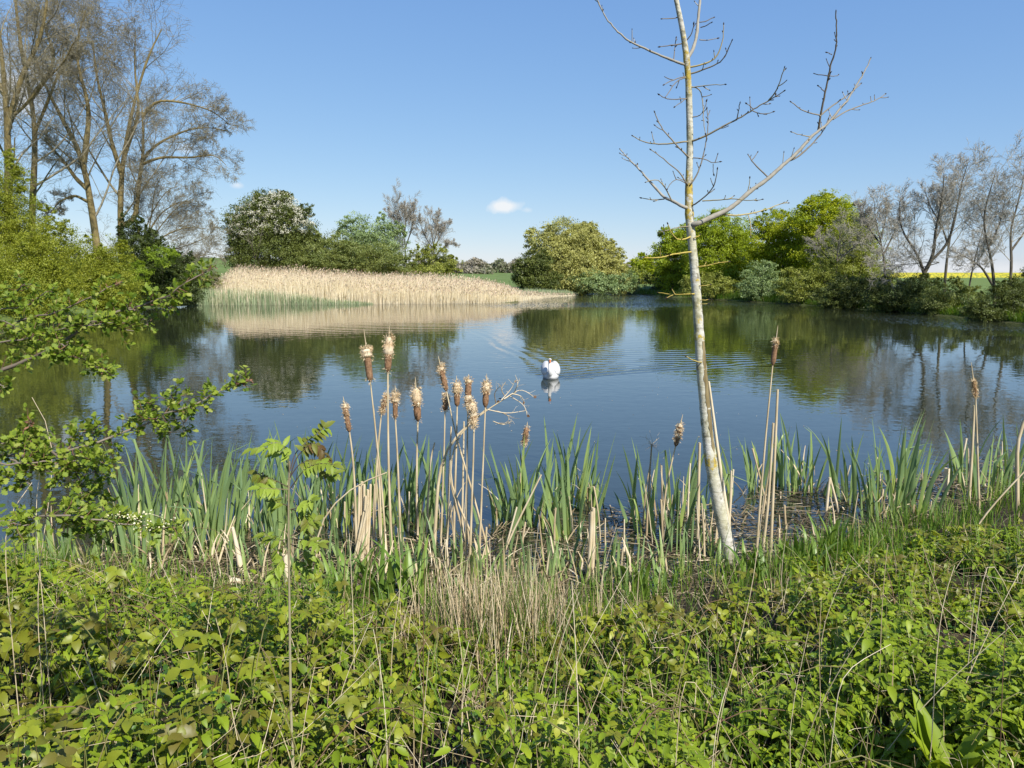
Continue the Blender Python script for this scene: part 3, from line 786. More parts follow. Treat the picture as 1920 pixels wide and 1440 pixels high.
leafy('oak_tree', 'tallest bright green oak, rising above the right-hand wood', 'tree', 68, 1550,
      [(1545, 390, 34, 24), (1580, 400, 28, 26), (1525, 415, 38, 28), (1570, 435, 44, 34), (1540, 470, 46, 36), (1600, 460, 34, 40), (1610, 490, 30, 30)], 'oak', 1.6, .18, 54, .24, group=G_RW)
leafy('field_maple', 'yellow-green half-leaved maple at the right end of the leafy wood', 'tree', 64, 1600,
      [(1600, 440, 36, 44), (1620, 480, 30, 36), (1575, 490, 36, 36), (1630, 510, 30, 26)], 'olive', .8, .17, 55, .16, group=G_RW, shell=.2)
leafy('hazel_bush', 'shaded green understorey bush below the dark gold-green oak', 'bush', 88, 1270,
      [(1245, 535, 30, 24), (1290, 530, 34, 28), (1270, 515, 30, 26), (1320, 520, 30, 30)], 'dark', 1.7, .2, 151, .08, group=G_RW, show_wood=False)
leafy('hazel_bush', 'shaded olive understorey bush between the golden oak and the bright oak', 'bush', 80, 1400,
      [(1375, 520, 36, 34), (1410, 500, 34, 40), (1440, 525, 36, 30), (1350, 540, 40, 18)], 'olive', 1.7, .2, 152, .08, group=G_RW, show_wood=False)
leafy('hazel_bush', 'shaded green understorey bush below the bright fresh oak', 'bush', 76, 1500,
      [(1480, 525, 40, 32), (1530, 520, 40, 36), (1560, 500, 34, 36), (1510, 495, 36, 34)], 'oak', 1.7, .2, 153, .08, group=G_RW, show_wood=False)
leafy('hazel_bush', 'shaded olive understorey bush at the right end of the leafy wood', 'bush', 70, 1610,
      [(1600, 530, 40, 28), (1640, 525, 30, 26), (1580, 510, 30, 30)], 'olive', 1.7, .2, 154, .08, group=G_RW, show_wood=False)
G_RS = 'bushes along the right shore'
leafy('grey_sallow', 'pale grey-green sallow at the water under the bright oak', 'bush', 66, 1430,
      [(1428, 515, 30, 26), (1415, 540, 32, 20), (1445, 540, 28, 20)], 'grey', 1.5, .16, 56, .07, group=G_RS)
leafy('sallow_bush', 'low olive sallow at the water behind the white trunk', 'bush', 72, 1340,
      [(1335, 535, 34, 22), (1370, 545, 26, 16), (1300, 535, 26, 20)], 'olive', 1.5, .17, 57, .07, group=G_RS)
leafy('sallow_bush', 'wide dull green sallow with bare grey stems, right of the pale one', 'bush', 60, 1510,
      [(1500, 530, 40, 26), (1540, 540, 36, 24), (1480, 550, 26, 16), (1545, 510, 30, 24)], 'olive', 1.2, .16, 58, .07, group=G_RS, shell=.3)
leafy('thorn_bush', 'dark green bush at the water below the half-leaved maple', 'bush', 54, 1600,
      [(1590, 545, 40, 26), (1630, 548, 36, 26), (1560, 560, 34, 18), (1605, 565, 45, 16)], 'thorn', 1.7, .16, 59, .06, group=G_RS, show_wood=False)
leafy('thorn_bush', 'dark hedge bush below the leaning bare tree on the right bank', 'bush', 49, 1690,
      [(1680, 548, 44, 28), (1725, 545, 40, 28), (1655, 565, 34, 20), (1710, 570, 50, 18)], 'thorn', 1.7, .15, 60, .06, group=G_RS, show_wood=False)
leafy('thorn_bush', 'dark bramble bush below the gap that shows the rape field', 'bush', 46, 1780,
      [(1770, 550, 36, 26), (1810, 560, 36, 20), (1750, 570, 36, 20), (1790, 580, 46, 14)], 'mid', 1.5, .15, 61, .06, group=G_RS, show_wood=False)
leafy('thorn_bush', 'nearly black bush at the right edge, nearest of the right shore', 'bush', 40, 1890,
      [(1860, 570, 36, 24), (1905, 560, 40, 36), (1940, 560, 40, 50), (1880, 590, 50, 14), (1835, 585, 30, 14)], 'thorn', 1.8, .14, 62, .06, group=G_RS, show_wood=False)
# bare trees on the right
G_RT = 'bare trees on the right bank'
bare('bare_tree', 'bare tree with a rounded fine twiggy crown next to the leafy wood', 58,
     [([(1660, 530), (1657, 480), (1648, 440), (1640, 405), (1640, 380)], 4, .8), ([(1657, 475), (1680, 430), (1690, 395)], 3, .6), ([(1655, 460), (1620, 415), (1610, 385)], 3, .6), ([(1652, 450), (1662, 405), (1665, 380)], 2.5, .6)],
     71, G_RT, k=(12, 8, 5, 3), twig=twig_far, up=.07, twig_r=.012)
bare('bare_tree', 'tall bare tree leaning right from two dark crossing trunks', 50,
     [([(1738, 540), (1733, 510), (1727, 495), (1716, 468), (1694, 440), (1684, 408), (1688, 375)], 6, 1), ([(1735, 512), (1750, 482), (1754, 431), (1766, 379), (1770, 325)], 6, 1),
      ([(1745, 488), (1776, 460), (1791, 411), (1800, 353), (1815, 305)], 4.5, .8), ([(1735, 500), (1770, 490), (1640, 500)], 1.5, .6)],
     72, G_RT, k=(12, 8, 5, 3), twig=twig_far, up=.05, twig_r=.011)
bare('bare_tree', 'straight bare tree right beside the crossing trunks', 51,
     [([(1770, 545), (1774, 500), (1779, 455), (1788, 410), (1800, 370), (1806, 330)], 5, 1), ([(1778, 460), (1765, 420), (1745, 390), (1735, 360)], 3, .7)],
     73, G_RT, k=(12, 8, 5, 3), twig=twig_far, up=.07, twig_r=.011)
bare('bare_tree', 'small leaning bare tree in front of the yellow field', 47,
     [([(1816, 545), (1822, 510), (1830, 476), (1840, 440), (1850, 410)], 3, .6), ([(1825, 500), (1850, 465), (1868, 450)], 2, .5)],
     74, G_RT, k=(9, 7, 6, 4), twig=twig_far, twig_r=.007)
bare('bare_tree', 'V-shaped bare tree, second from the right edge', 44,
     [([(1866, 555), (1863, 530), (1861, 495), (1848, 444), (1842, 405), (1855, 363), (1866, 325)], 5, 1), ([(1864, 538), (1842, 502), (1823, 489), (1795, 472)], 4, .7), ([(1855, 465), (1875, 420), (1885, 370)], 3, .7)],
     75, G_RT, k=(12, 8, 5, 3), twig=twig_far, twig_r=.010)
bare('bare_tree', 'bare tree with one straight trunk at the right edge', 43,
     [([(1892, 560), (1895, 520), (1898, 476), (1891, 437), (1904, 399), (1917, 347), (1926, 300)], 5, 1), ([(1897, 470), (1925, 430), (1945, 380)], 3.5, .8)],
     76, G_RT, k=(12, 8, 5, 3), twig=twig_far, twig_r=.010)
# bare grey trees inside the wood
bare('bare_tree', 'grey bare tree showing through the right end of the leafy wood', 60,
     [([(1570, 560), (1568, 500), (1572, 455), (1580, 420)], 3, .8), ([(1569, 490), (1610, 455), (1640, 430)], 2.5, .6), ([(1569, 500), (1540, 470), (1530, 440)], 2, .6)],
     77, k=(9, 7, 6, 4), twig=twig_far, twig_r=.008)

# far-off wood and hedges on the low hill beyond the reeds
rng = np.random.default_rng(5)
mb = MB()
pos = []
for x0, x1, y0, h, n in ((-38, 12, 300, 5.5, 9000), (-30, -6, 230, 2.2, 2500), (10, 70, 330, 6, 6000), (-190, -60, 330, 5, 6000)):
    x = rng.uniform(x0, x1, n); y = y0 + rng.normal(0, 3.5, n)
    hh = h * (.8 + .2 * np.sin(x * .75 + 1.2 * np.sin(x * .21)))
    z = terrain_z(x, y) + hh * rng.random(n) ** .7
    pos.append(np.stack([x, y, z], 1))
pos = np.concatenate(pos)
place(mb, KITE, pos, randdir(rng, len(pos)), randdir(rng, len(pos)) + np.array([0, -.3, .7]), rng.uniform(.5, 1.2, len(pos)), a=np.clip(.5 + .35 * np.sin(pos[:, 0] * .3) + rng.normal(0, .2, len(pos)), 0, 1))
tag(mb.build('far_wood', leaf_mat('leaf_far', [(.15, .17, .09), (.22, .20, .15), (.25, .22, .18)], .7, .2)), 'far-off brown and green hedgerow wood on the low hill', 'wood', kind='stuff')
# ------------------------------------------------------------------ blades
def blades(mb, base, h, az, lean, bend, w, n=7, a=0.5, mat=0, fold=0.25, twist=None, kink=None, tipw=0.0, face=None, foot=0.0):
    """upright strap leaves: base (M,3), height, azimuth of lean, lean and bend in radians, width; a V-folded strip"""
    base = np.asarray(base, float); M = len(base)
    h = np.broadcast_to(h, (M,)).astype(float); az = np.broadcast_to(az, (M,)); lean = np.broadcast_to(lean, (M,)); bend = np.broadcast_to(bend, (M,)); w = np.broadcast_to(w, (M,))
    t = np.linspace(0, 1, n)
    ang = lean[:, None] + bend[:, None] * t[None] ** 1.6                   # angle from vertical along the blade
    if kink is not None:                                                    # a broken-over tip
        kt, ka = kink
        ang = ang + ka[:, None] * (t[None] > kt[:, None])
    ds = h[:, None] / (n - 1)
    dx = np.sin(ang) * ds; dz = np.cos(ang) * ds
    X = np.concatenate([np.zeros((M, 1)), np.cumsum(dx[:, :-1], 1)], 1); Z = np.concatenate([np.zeros((M, 1)), np.cumsum(dz[:, :-1], 1)], 1)
    dirx, diry = np.cos(az), np.sin(az)
    C = base[:, None] + np.stack([X * dirx[:, None], X * diry[:, None], Z], -1)
    fz = az if face is None else face
    side = np.stack([-np.sin(fz), np.cos(fz), np.zeros(M)], -1)[:, None]
    nrm = np.stack([np.cos(fz), np.sin(fz), np.zeros(M)], -1)[:, None]
    prof = np.clip(np.minimum(0.75 + t * 1.0, 1.0) * np.clip((1 - t) * 2.6, 0, 1) ** .75, tipw, 1)
    hw = (w[:, None] * .5 * prof[None])[..., None]
    L = C + side * hw + nrm * hw * fold; R_ = C - side * hw + nrm * hw * fold
    V = np.stack([L, C, R_], 2)
    idx = np.arange(M * n * 3).reshape(M, n, 3)
    Q = np.concatenate([np.stack([idx[:, :-1, k], idx[:, :-1, k + 1], idx[:, 1:, k + 1], idx[:, 1:, k]], -1).reshape(-1, 4) for k in (0, 1)])
    aa = np.broadcast_to(np.asarray(a, float), (M,))
    grad = np.clip(aa[:, None] + foot * (1 - t[None]) ** 2.2, 0, 1)
    mb.add(V, Q, a=np.repeat(grad[..., None], 3, 2).ravel(), mat=mat)
    return C

M_REED = leaf_mat('dry_reed', [(.56, .47, .35), (.72, .64, .49), (.80, .74, .60)], .7, .25, .2)
M_PLUME = leaf_mat('reed_plume', [(.42, .32, .24), (.54, .43, .33), (.64, .53, .42)], .8, .2, .1)
M_NEWREED = leaf_mat('new_reed', [(.19, .27, .15), (.29, .36, .21), (.50, .48, .32)], .6, .3)
M_TYPHA = leaf_mat('cattail_blade', [(.10, .17, .07), (.17, .25, .105), (.23, .32, .11), (.33, .40, .10)], .42, .28, .4, .25, 9)
M_TYPHA_Y = leaf_mat('iris_blade', [(.10, .18, .03), (.15, .24, .035), (.20, .29, .05)], .42, .3, .4, .2, 9)
M_STRAW = leaf_mat('straw', [(.26, .19, .105), (.42, .33, .20), (.56, .46, .30), (.66, .57, .42)], .7, .12, .2, .25, 12)
M_DARKSTEM = leaf_mat('brown_stem', [(.09, .05, .03), (.15, .09, .05), (.22, .14, .08)], .7, 0, .2)
M_HEAD = noise_mat('cattail_head', [(0.3, (.11, .062, .034)), (0.55, (.23, .135, .078)), (0.8, (.34, .22, .13))], 60, .95, .8, (1, 1, 1.0), 5, .004, .05)
M_FLUFF = leaf_mat('cattail_fluff', [(.40, .26, .14), (.60, .45, .28), (.76, .66, .49)], .9, .25, .05)
M_GRASS = leaf_mat('grass_blade', [(.06, .13, .012), (.10, .19, .02), (.16, .25, .03), (.34, .28, .12)], .5, .35, .3)

# ---- the pale reed bed and the young reeds along its edge
rng = np.random.default_rng(101)
def reed_points(n, px0, px1, front, depth):
    px = rng.uniform(px0, px1, n)
    fy = np.interp(px, *zip(*front))
    base = np.array([ground(a, b)[:2] for a, b in zip(px, fy)])
    d = depth(px) * rng.random(n) ** 1.3
    dirv = base / np.linalg.norm(base, axis=1, keepdims=True)
    p = base + dirv * d[:, None]
    z = np.maximum(terrain_z(p[:, 0], p[:, 1]), -.05)
    return np.concatenate([p, z[:, None]], 1), px, d
FRONT = [(340, 573), (450, 572), (620, 571), (760, 570), (900, 569), (975, 566), (990, 562), (1085, 554)]
n = 60000
P, px, d = reed_points(n, 395, 1085, FRONT, lambda q: np.interp(q, [395, 450, 900, 950, 990, 1085], [9, 11, 9, 6, 4, 1.5]))
keep = ~((d < np.interp(px, [400, 560, 640, 700], [2.2, 1.6, .5, 0])) & (rng.random(n) < .8))
keep &= rng.random(n) < np.interp(px, [940, 985, 1085], [1, .35, .2])
P, px, d = P[keep], px[keep], d[keep]
hh = rng.uniform(1.35, 2.15, len(P)) * np.interp(px, [395, 450, 600, 700, 800, 900, 950, 985, 1085], [.62, 1.18, 1.14, 1.04, .93, .78, .58, .36, .12]) * np.interp(d, [0, 1.5, 9], [.66, 1.0, 1.15]) * (1 + .08 * wav(P[:, 0], P[:, 1], .9, 5))
mb = MB()
blades(mb, P, hh, rng.normal(-.4, 1.2, len(P)), rng.normal(.05, .09, len(P)), rng.normal(.14, .18, len(P)), rng.uniform(.012, .028, len(P)), 4, np.clip(rng.normal(.5, .25, len(P)), 0, 1), face=rng.normal(1.57, .7, len(P)))
tag(mb.build('reed_bed', M_REED), 'pale dry reed bed standing across the water', 'reeds', kind='stuff')
mb = MB()
i = rng.random(len(P)) < .22
pp = P[i] + np.array([0, 0, 1.0]) * hh[i][:, None] * .96
place(mb, KITE, pp, rng.normal(0, .4, (i.sum(), 3)) + np.array([.3, 0, 1]), randdir(rng, i.sum()), rng.uniform(.12, .26, i.sum()), a=rng.random(i.sum()), wscale=.10)
tag(mb.build('reed_plumes', M_PLUME), 'purplish-brown plumes on top of the pale reed bed', 'reeds', kind='stuff')
P, px, d = reed_points(7500, 350, 700, FRONT, lambda q: np.interp(q, [350, 520, 640, 700], [2.6, 2.2, 1.0, .6]) * (1 + .3 * np.sin(q * .11)))
hh = rng.uniform(.35, 1.5, len(P)) * np.interp(px, [350, 400, 500, 570, 620, 700], [.9, 1.0, .95, .7, .4, .18])
P2, px2, d2 = reed_points(3500, 955, 1085, [(955, 566), (985, 560), (1085, 554)], lambda q: np.interp(q, [955, 1085], [3.5, 1.2]))
hh2 = rng.uniform(.5, .95, len(P2)) * np.interp(px2, [955, 1060, 1085], [1, .8, .45])
P3, px3, d3 = reed_points(700, 1160, 1200, [(1160, 551), (1200, 552)], lambda q: np.full(len(q), 2.0))
P = np.concatenate([P, P2, P3]); hh = np.concatenate([hh, hh2, rng.uniform(.4, .8, len(P3))])
mb = MB()
blades(mb, P, hh, rng.uniform(0, 6.28, len(P)), rng.normal(.05, .06, len(P)), rng.normal(.1, .12, len(P)), rng.uniform(.016, .032, len(P)), 4, np.clip(rng.normal(.45, .25, len(P)), 0, 1), face=rng.normal(1.57, .7, len(P)))
tag(mb.build('young_reeds', M_NEWREED), 'fresh blue-green young reeds at the edge of the far reed bed', 'reeds', kind='stuff')

# rank grass and sedge hanging over the right bank and under the far bushes
rng = np.random.default_rng(141)
SH = [(1195, 552), (1240, 555.5), (1300, 559), (1400, 565), (1500, 571), (1640, 581), (1800, 594), (1920, 607), (2060, 628)]
n = 9000
px = 1195 + 865 * rng.random(n) ** .8
b_ = np.array([ground(a, b)[:2] for a, b in zip(px, np.interp(px, *zip(*SH)))])
b_ += b_ / np.linalg.norm(b_, axis=1, keepdims=True) * (rng.random(n) ** 1.5 * 2.6 - .15)[:, None]
bx = np.stack([b_[:, 0], b_[:, 1], np.maximum(terrain_z(b_[:, 0], b_[:, 1]), -.02)], 1)
mb = MB(); blades(mb, bx, rng.uniform(.2, .75, n) * (1 + .4 * wav(b_[:, 0], b_[:, 1], 1.2, 8)), rng.normal(-1.6, 1.2, n), rng.uniform(0, .5, n), rng.uniform(.2, 1.6, n), rng.uniform(.02, .05, n), 5, np.clip(rng.normal(.35, .3, n), 0, 1))
tag(mb.build('bank_grass', M_GRASS), 'rank grass and sedge hanging to the water along the right bank', 'grass', kind='stuff')

# ------------------------------------------------------------------ near shore: green cattail clumps, one object each
# (px, py of the base, leaves, height m, sideways lean, label)
G_CL = 'green cattail clumps along the near shore'
CLUMPS = [
 (258, 1030, 15, 1.00, -.10, 'broad cattail clump with bright fan base, leftmost of the tall green ones'),
 (300, 1015, 13, 1.12, .16, 'tall cattail clump leaning right, beside the leftmost fan-based clump'),
 (345, 1005, 9, 1.12, .20, 'cattail clump with two long blades reaching up right, left of the rowan sapling'),
 (398, 1035, 15, 1.12, .12, 'thick cattail clump with a bright green foot near the white broken stalk'),
 (432, 985, 10, 1.05, .16, 'narrow cattail clump left of the rowan sapling, standing in dark water'),
 (475, 1005, 9, .95, .05, 'cattail clump directly left of the rowan sapling stem'),
 (520, 1030, 13, .95, .06, 'bright-footed cattail clump right behind the rowan sapling'),
 (560, 980, 11, 1.0, .08, 'cattail clump behind the right side of the rowan crown'),
 (592, 990, 11, 1.0, .12, 'dense cattail clump right of the rowan crown'),
 (625, 985, 11, .98, .10, 'cattail clump just left of the pale straw sheaf'),
 (655, 975, 9, .95, .14, 'cattail clump behind the pale straw sheaf'),
 (700, 985, 9, 1.0, .22, 'cattail clump leaning right between the two tallest seed heads'),
 (745, 975, 10, .9, .05, 'cattail clump below the small fluffy-topped seed head'),
 (785, 985, 12, .85, .08, 'cattail clump at the foot of the dark brown seed head'),
 (815, 970, 8, .9, -.18, 'cattail clump leaning left behind the crossed straw stems'),
 (935, 985, 6, .6, .1, 'short cattail clump right of the crossed straw stems'),
 (965, 975, 10, .95, -.05, 'cattail clump under the lone short seed head'),
 (1000, 985, 12, .92, .10, 'wide cattail clump right of the lone short seed head'),
 (1055, 955, 9, .98, .10, 'tall cattail clump with bent tips at the middle of the shore'),
 (1095, 945, 12, .82, .12, 'dark arching cattail clump standing furthest right of the middle group'),
 (1075, 1010, 8, .9, .08, 'bright cattail clump beside the bundle of three cut straws'),
 (1210, 975, 8, .9, -.22, 'cattail clump with one long blade leaning left, left of the white trunk'),
 (1240, 1010, 9, .75, .02, 'cattail clump under the tilted fluffy seed head'),
 (1280, 960, 9, .85, .02, 'cattail clump touching the left side of the white trunk'),
 (1318, 950, 8, .75, .1, 'cattail clump half hidden behind the white trunk'),
 (1400, 925, 10, .8, -.12, 'cattail clump with blades drooping left, right of the white trunk'),
 (1432, 905, 8, .78, -.06, 'cattail clump just behind the tallest right-hand seed head stem'),
 (1480, 910, 8, .8, .0, 'cattail clump standing in open water right of the tallest right-hand stem'),
 (1512, 925, 9, .92, .05, 'cattail clump with one tall straight blade out in the water'),
 (1590, 940, 11, .9, -.02, 'blue-green cattail clump in the water left of the big bright clump'),
 (1655, 975, 15, 1.0, -.06, 'big bright cattail clump with a yellow-green foot near the right shore'),
 (1690, 940, 13, .98, .10, 'cattail clump with cream dead tips beside the big bright clump'),
 (1715, 975, 9, .9, .14, 'cattail clump leaning right next to the short white stub'),
 (1805, 905, 8, .85, -.08, 'cattail clump behind the tall tattered seed head at the right'),
 (1860, 945, 9, .8, .02, 'yellow-footed cattail clump near the right edge'),
 (1895, 905, 9, .8, .08, 'cattail clump among dead stems at the right edge'),
 (88, 1050, 6, .45, .0, 'short thin cattail clump in shallow water at the left edge'),
 (118, 1090, 6, .42, .1, 'short cattail clump in front of the shallow water, below the hawthorn'),
]
for ci, (cx, cy, n, h, lean, lab) in enumerate(CLUMPS):
    rng = np.random.default_rng(500 + ci)
    g = ground(cx, cy)
    base = np.array([g[0], g[1], min(max(tz(g[0], g[1]), -.06), .2)])
    root = empty('cattail_clump', base, lab, 'reed clump', G_CL)
    n = int(n * (1.8 if cx < 1150 else 1.45)); h *= 1.10
    u = rng.uniform(-1, 1, n)
    bx = base + np.stack([u * .17 + rng.normal(0, .05, n), rng.normal(0, .09, n), np.full(n, -.05)], 1)
    az = np.where(u + lean * 3 + rng.normal(0, .5, n) > 0, 0.0, math.pi) + rng.normal(0, .55, n)
    le = np.abs(u * .16 + rng.normal(0, .05, n)) + np.abs(lean) * .6 * (np.cos(az) * np.sign(lean + 1e-6) > 0)
    hs = h * rng.uniform(.45, 1.12, n)
    kink = (np.where(rng.random(n) < .14, rng.uniform(.55, .85, n), 2.0), rng.uniform(.7, 2.0, n))
    mb = MB()
    blades(mb, bx, hs, az, le, np.abs(rng.normal(.14, .22, n)), rng.uniform(.022, .044, n), 9, np.clip(rng.normal(.36, .2, n), 0, .9), kink=kink, foot=.55, face=rng.normal(1.57, .75, n))
    mb.build('leaves', M_TYPHA, root)
    m = max(5, n // 2)
    mb = MB()
    bx = base + np.stack([rng.normal(0, .08, m), rng.normal(0, .06, m), np.full(m, -.03)], 1)
    blades(mb, bx, h * rng.uniform(.12, .7, m), rng.uniform(0, 6.28, m), rng.uniform(0, .6, m), rng.uniform(-.2, 1.1, m), rng.uniform(.010, .022, m), 7, rng.random(m), tipw=.35, kink=(np.where(rng.random(m) < .35, rng.uniform(.3, .7, m), 2.0), rng.uniform(.6, 2.2, m)), face=rng.normal(1.57, .6, m))
    mb.build('dead_sheaths', M_STRAW, root)

# short young shoots coming up through the mud in front
rng = np.random.default_rng(612)
for k in range(34):
    cx = 130 + 1250 * (k + rng.random()) / 34; cy = np.interp(cx, [130, 430, 900, 1150, 1380], [1070, 1095, 1115, 1110, 1065]) - rng.uniform(-8, 55)
    g = ground(cx, cy); z = max(tz(g[0], g[1]), -.05); n = rng.integers(6, 12)
    root = empty('cattail_shoots', (g[0], g[1], z), 'short young cattail shoots on the muddy edge in front of the tall clumps', 'reed clump', 'young cattail shoots on the muddy edge')
    mb = MB(); bx = np.array([g[0], g[1], z - .03]) + np.stack([rng.normal(0, .11, n), rng.normal(0, .08, n), np.zeros(n)], 1)
    blades(mb, bx, rng.uniform(.2, .62, n), rng.uniform(0, 6.28, n), np.abs(rng.normal(.1, .1, n)), np.abs(rng.normal(.25, .35, n)), rng.uniform(.014, .028, n), 8, np.clip(rng.normal(.45, .2, n), 0, .9), foot=.45, face=rng.normal(1.57, .8, n), kink=(np.where(rng.random(n) < .12, rng.uniform(.5, .8, n), 2.0), rng.uniform(.7, 2.0, n)))
    mb.build('leaves', M_TYPHA, root)
    n = 7; mb = MB(); bx = np.array([g[0], g[1], z - .02]) + np.stack([rng.normal(0, .13, n), rng.normal(0, .09, n), np.zeros(n)], 1)
    blades(mb, bx, rng.uniform(.1, .55, n), rng.uniform(0, 6.28, n), np.abs(rng.normal(.2, .25, n)), rng.uniform(0, 1.1, n), rng.uniform(.008, .018, n), 7, rng.random(n), tipw=.35, face=rng.normal(1.57, .8, n), kink=(np.where(rng.random(n) < .4, rng.uniform(.3, .8, n), 2.0), rng.uniform(.6, 2.2, n)))
    mb.build('dead_leaves', M_STRAW, root)

# iris-like clumps of wide arching leaves in front
G_IR = 'arching broad-leaved clumps at the bank'
for ci, (cx, cy, n, h, lab) in enumerate([(640, 1120, 10, .55, 'arching broad green leaves at the bank under the pale straw sheaf'),
                                          (705, 1120, 14, .62, 'large tuft of wide arching leaves below the tallest seed heads'),
                                          (770, 1115, 9, .6, 'tuft of wide leaves with one long arched blade pointing right'),
                                          (600, 1150, 8, .42, 'low arching leaf tuft right of the rowan sapling stem'),
                                          (200, 1130, 5, .32, 'few very wide short blades at the bank below the hawthorn'),
                                          (1410, 1075, 9, .4, 'grassy tuft of arching leaves at the foot of the white tree'),
                                          (1200, 1090, 9, .45, 'upright bright tuft left of the white tree foot'),
                                          (1560, 1040, 12, .42, 'rich green leaf tuft at the shore right of the white tree'),
                                          (1500, 1060, 10, .36, 'low green leaf tuft beside the white fallen stub')]):
    rng = np.random.default_rng(700 + ci)
    g = ground(cx, cy, .12); z = tz(g[0], g[1])
    root = empty('iris_clump', (g[0], g[1], z), lab, 'leaf tuft', G_IR)
    n = int(n * 1.7)
    mb = MB()
    bx = np.array([g[0], g[1], z - .02]) + np.stack([rng.normal(0, .07, n), rng.normal(0, .06, n), np.zeros(n)], 1)
    blades(mb, bx, h * rng.uniform(.6, 1.15, n), rng.uniform(0, 6.28, n), rng.uniform(.02, .3, n), rng.uniform(.2, 1.6, n), rng.uniform(.026, .05, n), 11, np.clip(rng.normal(.45, .25, n), 0, 1))
    mb.build('leaves', M_TYPHA_Y, root)

# ------------------------------------------------------------------ cattail seed heads
def fluff(rng, mb, p0, p1, rad, n, hair=.026):
    t = rng.random(n)
    d = randdir(rng, n)
    p = p0 + (p1 - p0) * t[:, None] + d * rad * rng.uniform(.35, 1.0, n)[:, None]
    X = d + rng.normal(0, .5, (n, 3)) + np.array([0, 0, -.2])
    place(mb, KITE, p, X, randdir(rng, n), hair * rng.uniform(.5, 1.2, n), a=rng.random(n), wscale=.008)

def ellipsoid_lump(mb, rng, c, r):
    q_ = np.array([c + np.array([0, 0, r * k]) for k in (-1, -.6, 0, .6, 1)])
    tubes(mb, q_, np.array([.15, .8, 1, .8, .15]) * r * (1 + .1 * rng.normal(size=5)), 8, a=rng.uniform(.6, 1))
G_CT = 'cattail seed heads of last year'
# stem polyline from base to head bottom, head bottom, head top, spike length px, fluff spans (t from bottom, radius factor), radius px
CATTAILS = [
 ([(726, 1045), (715, 900), (707, 822)], (697, 713), (690, 652), 38, [(.72, 1.0, 1.75, 1), (.0, .1, 1.2, .12)], 7.5, 'tall cattail whose dark head carries a fluffy white cap, leftmost of the two tallest'),
 ([(735, 1045), (729, 900), (727, 800)], (726, 698), (728, 632), 22, [(.42, 1.0, 1.7, 1), (0, .07, 1.1, .15)], 7.5, 'tallest cattail, upper half of its head burst into cream fluff'),
 ([(669, 1062), (666, 920), (662, 850)], (657, 808), (648, 755), 14, [(.6, 1.0, 1.2, .55), (.1, .6, 1.1, .15)], 6.0, 'leaning cattail with a slim orange-brown head, furthest left of the group'),
 ([(700, 1020), (706, 880), (711, 820)], (717, 773), (727, 738), 20, [(.0, 1.0, 1.35, .8)], 5.0, 'ragged tilted cattail head just left of the tallest stem'),
 ([(752, 1020), (748, 920), (745, 840)], (742, 784), (742, 735), 14, [(.62, 1.0, 1.75, 1), (.05, .2, 1.2, .15)], 5.5, 'short cattail with a round pale puff on top, right of the tallest'),
 ([(783, 1010), (781, 920), (781, 850)], (782, 792), (778, 730), 22, [(.5, 1.0, 1.6, 1), (0, .08, 1.1, .1)], 8.0, 'stout cattail with a dark brown lower half standing alone right of the tallest'),
 ([(922, 1050), (888, 930), (853, 813)], (836, 735), (825, 690), 22, [(.85, 1.0, 1.4, .9), (.1, .85, 1.1, .25)], 6.0, 'bent cattail leaning left over a folded straw stem'),
 ([(826, 1020), (830, 920), (833, 830)], (834, 770), (837, 740), 10, [(.4, 1.0, 1.4, .6), (0, .2, 1.3, .3)], 6.5, 'small stubby cattail head hanging below the bent one'),
 ([(850, 1030), (853, 920), (856, 830)], (857, 762), (856, 718), 14, [(.5, 1.0, 1.6, .9)], 6.5, 'cattail with a white tuft between the bent one and the pair'),
 ([(873, 1065), (875, 930), (876, 830)], (877, 765), (878, 712), 10, [(.85, 1.0, 1.2, .7), (0, .5, 1.35, .5)], 7.0, 'left head of the touching pair of cattails'),
 ([(880, 1070), (885, 930), (888, 850)], (889, 798), (885, 752), 14, [(.0, 1.0, 1.8, 1)], 6.0, 'shaggy fluff-covered head, right of the touching pair of cattails'),
 ([(898, 1060), (903, 930), (907, 840)], (910, 763), (912, 716), 16, [(.62, 1.0, 1.6, 1)], 6.5, 'cattail with a fluffy top beside the dried umbel twigs'),
 ([(972, 960), (976, 900), (979, 860)], (983, 836), (988, 803), 10, [(.0, 1.0, 1.15, .35), (0, .15, 1.2, .5)], 6.0, 'short cattail with a plump brown head, right of the group over open water'),
 ([(1415, 1075), (1424, 950), (1436, 800)], (1446, 684), (1452, 635), 26, [(.75, 1.0, 1.15, .5)], 5.5, 'lone tall cattail with a slim reddish head, right of the white tree'),
 ([(1238, 1010), (1248, 920), (1258, 875)], (1268, 838), (1278, 795), 18, [(.25, 1.0, 1.35, .8)], 6.0, 'tilted fluffy cattail left of the white trunk'),
 ([(1838, 985), (1833, 880), (1829, 800)], (1824, 743), (1819, 710), 34, [(.0, 1.0, 1.2, .7)], 4.0, 'tattered pale cattail at the right by the water'),
]
